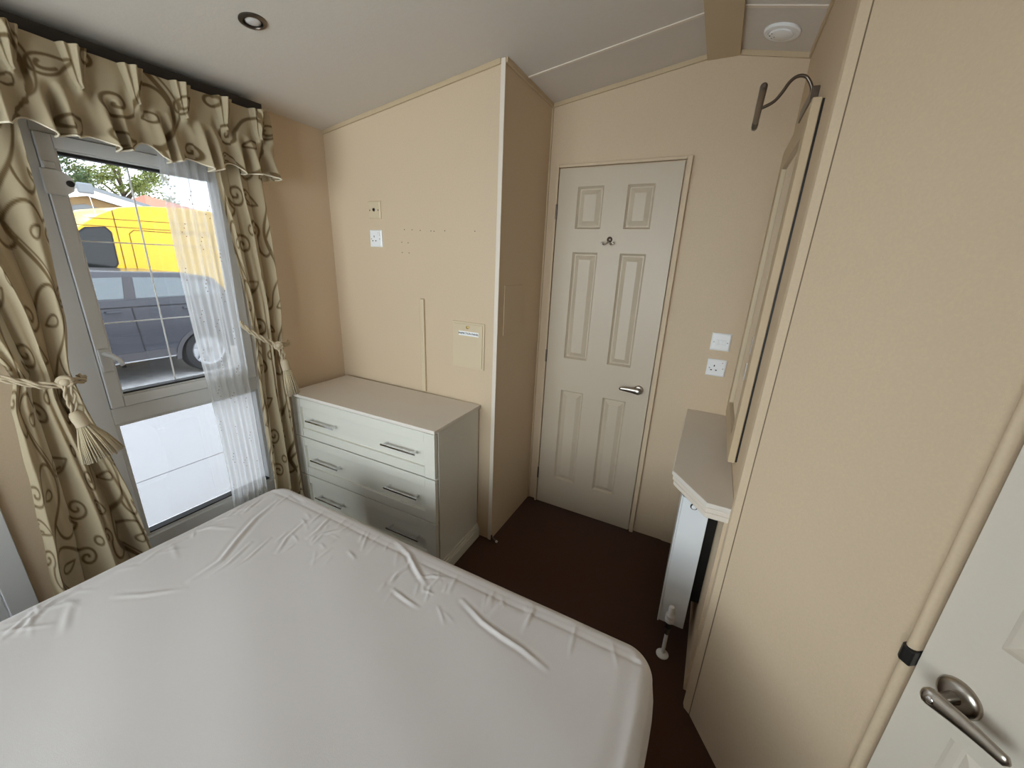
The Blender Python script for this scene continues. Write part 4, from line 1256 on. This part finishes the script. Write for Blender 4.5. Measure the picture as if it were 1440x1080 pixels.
for s_, xx in ((1, VX1), (-1, VX0)):
    xf = lambda z_, xx=xx: xx
    fr = side_panel([(0.95, 1.09), (1.70, 1.12), (1.76, 1.20), (1.77, 1.77), (1.70, 1.86), (1.42, 1.83), (1.20, 1.66)], xf, 0.006, s_)
    fr.build('window_seal', M_CARSEAM, van)
    side_panel([(0.98, 1.11), (1.68, 1.14), (1.735, 1.21), (1.745, 1.76), (1.68, 1.835), (1.43, 1.805), (1.22, 1.645)], lambda z_, xx=xx, s_=s_: xx + s_ * 0.006, 0.004, s_).build('cab_window', M_VANGLASS, van)
    side_panel([(1.84, G + .42), (1.855, G + .42), (1.855, 2.16), (1.84, 2.16)], xf, 0.004, s_).build('door_seam', M_SEAM, van)
    side_panel([(1.50, 1.985), (5.7, 2.10), (5.7, 2.112), (1.50, 1.997)], xf, 0.004, s_).build('roof_seam', M_SEAM, van)
    side_panel([(1.30, 1.855), (5.7, 1.90), (5.7, 1.912), (1.32, 1.867)], xf, 0.004, s_).build('roof_seam', M_SEAM, van)
    for a_, b_ in ((2.02, 3.45), (3.60, 5.55)):
        outer = [(a_, 0.35), (b_, 0.35), (b_, 1.83), (a_ + .08, 1.83), (a_, 1.76)]
        for k_ in range(5):
            p_, q_ = outer[k_], outer[(k_ + 1) % 5]
            if k_ == 0: continue
            dx_, dz_ = q_[0] - p_[0], q_[1] - p_[1]
            l_ = math.hypot(dx_, dz_); nx_, nz_ = -dz_ / l_ * .007, dx_ / l_ * .007
            side_panel([(p_[0] - nx_, p_[1] - nz_), (q_[0] - nx_, q_[1] - nz_), (q_[0] + nx_, q_[1] + nz_), (p_[0] + nx_, p_[1] + nz_)], xf, 0.004, s_).build('pressing_line', M_SEAM, van)
    for cyy in (VF, VRW):
        wheel(van, (xx - s_ * 0.04, cyy, G + VR), VR, 0.22, s_)
    MB().box(xx, xx + s_ * 0.16, 0.86, 0.98, 1.12, 1.42).build('wing_mirror', M_CLAD, van, bevel=0.03)
ws = MB().hexa([(VX0 + .12, 0.70, 1.262), (VX1 - .12, 0.70, 1.262), (VX1 - .12, 1.24, 1.755), (VX0 + .12, 1.24, 1.755),
                (VX0 + .12, 0.69, 1.272), (VX1 - .12, 0.69, 1.272), (VX1 - .12, 1.23, 1.765), (VX0 + .12, 1.23, 1.765)])
ws.build('windscreen', M_CARGLASS, van)
MB().tube([(VX1 - .35, 1.72, 2.08), (VX1 - .35, 1.70, 2.40)], 0.006, 6).build('aerial', M_CWHITE, van)
MB().lathe([(0.03, 0), (0.02, 0.03)], (VX1 - .04, 1.76, 2.07), (1, 0, 0.4), 10).build('marker_lamp', M_CARSEAM, van)
tag(van, 'bright yellow high-roof van parked behind the grey car', 'van')

# --- neighbouring holiday home, gable towards us
NH = empty('holiday_home', (-17, 3.3, G))
NX1, NX0, AY, AZ, HW, EZ = -13.6, -22.0, 3.25, 2.98, 2.0, 2.47
MB().prism([(AY - HW + .25, G + .3), (AY + HW - .25, G + .3), (AY + HW - .25, EZ - .1), (AY, AZ - .17), (AY - HW + .25, EZ - .1)], lambda u, v_, w: (w, u, v_), NX0, NX1 - 0.35).build('wall', M_CWALL, NH)
for s_ in (-1, 1):
    sl = (AZ - EZ) / HW
    p = [(AY, AZ), (AY + s_ * HW, EZ), (AY + s_ * HW, EZ + .09), (AY, AZ + .09)]
    MB().prism(p, lambda u, v_, w: (w, u, v_), NX0 - .2, NX1 + .02).build('roof', M_CROOF, NH)
    p = [(AY, AZ - .20), (AY + s_ * HW, EZ - .20), (AY + s_ * HW, EZ), (AY, AZ)]
    MB().prism(p, lambda u, v_, w: (w, u, v_), NX1 - .06, NX1).build('bargeboard', M_CWHITE, NH)
    MB().box(NX0, NX1, AY + s_ * (HW - .02), AY + s_ * (HW + .08), EZ - .06, EZ + .02).build('gutter', M_CROOF, NH)
MB().box(NX1 - .06, NX1 + .05, AY - .16, AY + .16, AZ - .14, AZ + .12).build('ridge_finial', M_CROOF, NH, bevel=0.04)
gw = MB().prism([(AY - 1.3, 1.3), (AY + 1.3, 1.3), (AY + 1.3, 2.28), (AY, 2.58), (AY - 1.3, 2.28)], lambda u, v_, w: (w, u, v_), NX1 - .36, NX1 - .28).build('window_frame', M_CROOF, NH)
for a_, b_, za_, zb_ in ((AY - 1.2, AY - .05, 2.24, 2.50), (AY + .05, AY + 1.2, 2.50, 2.24)):
    MB().prism([(a_, 1.4), (b_, 1.4), (b_, zb_ - .04), (a_, za_ - .04)], lambda u, v_, w: (w, u, v_), NX1 - .285, NX1 - .265).build('window_pane', M_CARGLASS, NH)
MB().box(NX1 - .36, NX1 - .30, AY - HW + .25, AY + HW - .25, G + .3, 1.28).build('skirting', M_CWHITE, NH)
tag(NH, 'tan holiday home with white bargeboards and grey gable roof', 'holiday home')

# --- red roofed house further back
HH = empty('house', (-26, 9.5, G))
HX1, HX0, HY0, HY1, HE, HR = -22.0, -31.0, 8.0, 14.5, 2.85, 4.15
MB().box(HX0, HX1, HY0, HY1, G, HE).build('wall', M_CREAMW, HH)
ap = [((HX0 + HX1) / 2 + 1.5, (HY0 + HY1) / 2 - 1.5, HR), ((HX0 + HX1) / 2 - 1.5, (HY0 + HY1) / 2 - 1.5, HR), ((HX0 + HX1) / 2, HY0 - .2, HR - .1)]
e_ = 0.3
rf = [(HX0 - e_, HY0 - e_, HE), (HX1 + e_, HY0 - e_, HE), (HX1 + e_, HY1 + e_, HE), (HX0 - e_, HY1 + e_, HE), ((HX0 + HX1) / 2 + 2, HY0 + 0.8, HR - .15), ((HX0 + HX1) / 2 + 2, HY1 - 3.2, HR - .6)]
roof = MB().add(rf, [(0, 3, 2, 1), (0, 1, 4), (1, 2, 5, 4), (2, 3, 5), (3, 0, 4, 5)]).build('roof', M_RED, HH)
for k_ in range(26):
    yy_ = HY0 - e_ + 0.13 + k_ * 0.26
    MB().lathe([(0.10, 0), (0.10, 0.14)], (HX1 + e_ - 0.05, yy_, HE - 0.02), (1, 0, 0), 8).build('eaves_tile', M_CWHITE, roof)
for wy in (8.2, 10.2, 12.0):
    wf = MB().box(HX1, HX1 + .05, wy - .5, wy + .5, 0.9, 2.2).build('window', M_CWHITE, HH)
    MB().box(HX1 + .05, HX1 + .06, wy - .42, wy + .42, 0.98, 2.12).build('pane', M_CARGLASS, wf)
tag(HH, 'cream house with red tiled roof beyond the yellow van', 'house')

# --- trees
def tree(loc, h, spread, seed, leafmat, label, nleaf=5200):
    rnd = random.Random(seed)
    t = empty('tree', loc)
    L0 = Vector(loc)
    b = MB()
    b.tube([L0, L0 + Vector((0.05, 0.1, h * .25)), L0 + Vector((0.1, -0.05, h * .5)), L0 + Vector((0, 0.1, h * .8))], [0.26, 0.21, 0.15, 0.05], 9)
    b.build('trunk', M_BARK, t, smooth='auto')
    cl = []
    bm_ = MB()
    for k_ in range(13):
        a = rnd.uniform(0, 2 * math.pi); z_ = h * rnd.uniform(.28, .72)
        st = L0 + Vector((0.05, 0.03, z_))
        ln_ = spread * rnd.uniform(.55, 1.0)
        en = st + Vector((math.cos(a) * ln_, math.sin(a) * ln_, h * rnd.uniform(.04, .26)))
        md = st.lerp(en, .5) + Vector((0, 0, h * .03))
        bm_.tube([st, md, en], [0.10, 0.06, 0.02], 6)
        for q_ in range(5):
            cl.append((md.lerp(en, rnd.uniform(0, 1.15)) + Vector((rnd.gauss(0, .3), rnd.gauss(0, .3), rnd.gauss(0, .25))), rnd.uniform(.35, .8)))
    bm_.build('branches', M_BARK, t, smooth='auto')
    for k_ in range(8):
        cl.append((L0 + Vector((rnd.gauss(0, .4), rnd.gauss(0, .4), h * rnd.uniform(.75, 1.0))), rnd.uniform(.4, .8)))
    v, fs = [], []
    for k_ in range(nleaf):
        c_, r_ = rnd.choice(cl)
        p = c_ + Vector((rnd.gauss(0, r_ * .5), rnd.gauss(0, r_ * .5), rnd.gauss(0, r_ * .42)))
        a = Vector((rnd.gauss(0, 1), rnd.gauss(0, 1), rnd.gauss(0, 1))).normalized()
        u_ = a.orthogonal().normalized(); w_ = a.cross(u_)
        s_ = rnd.uniform(.06, .13)
        i0 = len(v)
        v += [tuple(p - u_ * s_), tuple(p + w_ * s_ * .55), tuple(p + u_ * s_), tuple(p - w_ * s_ * .55)]
        fs.append((i0, i0 + 1, i0 + 2, i0 + 3))
    o = MB(); o.v, o.f = v, fs
    tag(o.build('foliage', leafmat, t, fix=False), kind='stuff')
    tag(t, label, 'tree', 'trees behind the parked vehicles')
tree((-27, 3.4, G), 7.6, 1.8, 1, M_LEAF[0], 'leafy green tree with forked trunk behind the holiday home', 8500)
tree((-34, 8.0, G), 9.4, 2.3, 2, M_LEAF[2], 'dark leafed tree rising between the holiday home and house', 9000)
tree((-40, 13.6, G), 10.4, 3.0, 3, M_LEAF[1], 'tall olive-green tree furthest behind the red roof', 9000)
tree((-26, -1.0, G), 8.0, 1.8, 8, M_LEAF[1], 'yellow-green tree standing off the left end of the holiday home', 5000)
tree((-42, 6.6, G), 11.0, 2.6, 9, M_LEAF[0], 'broad green tree seen through gaps of the nearer crowns', 9000)
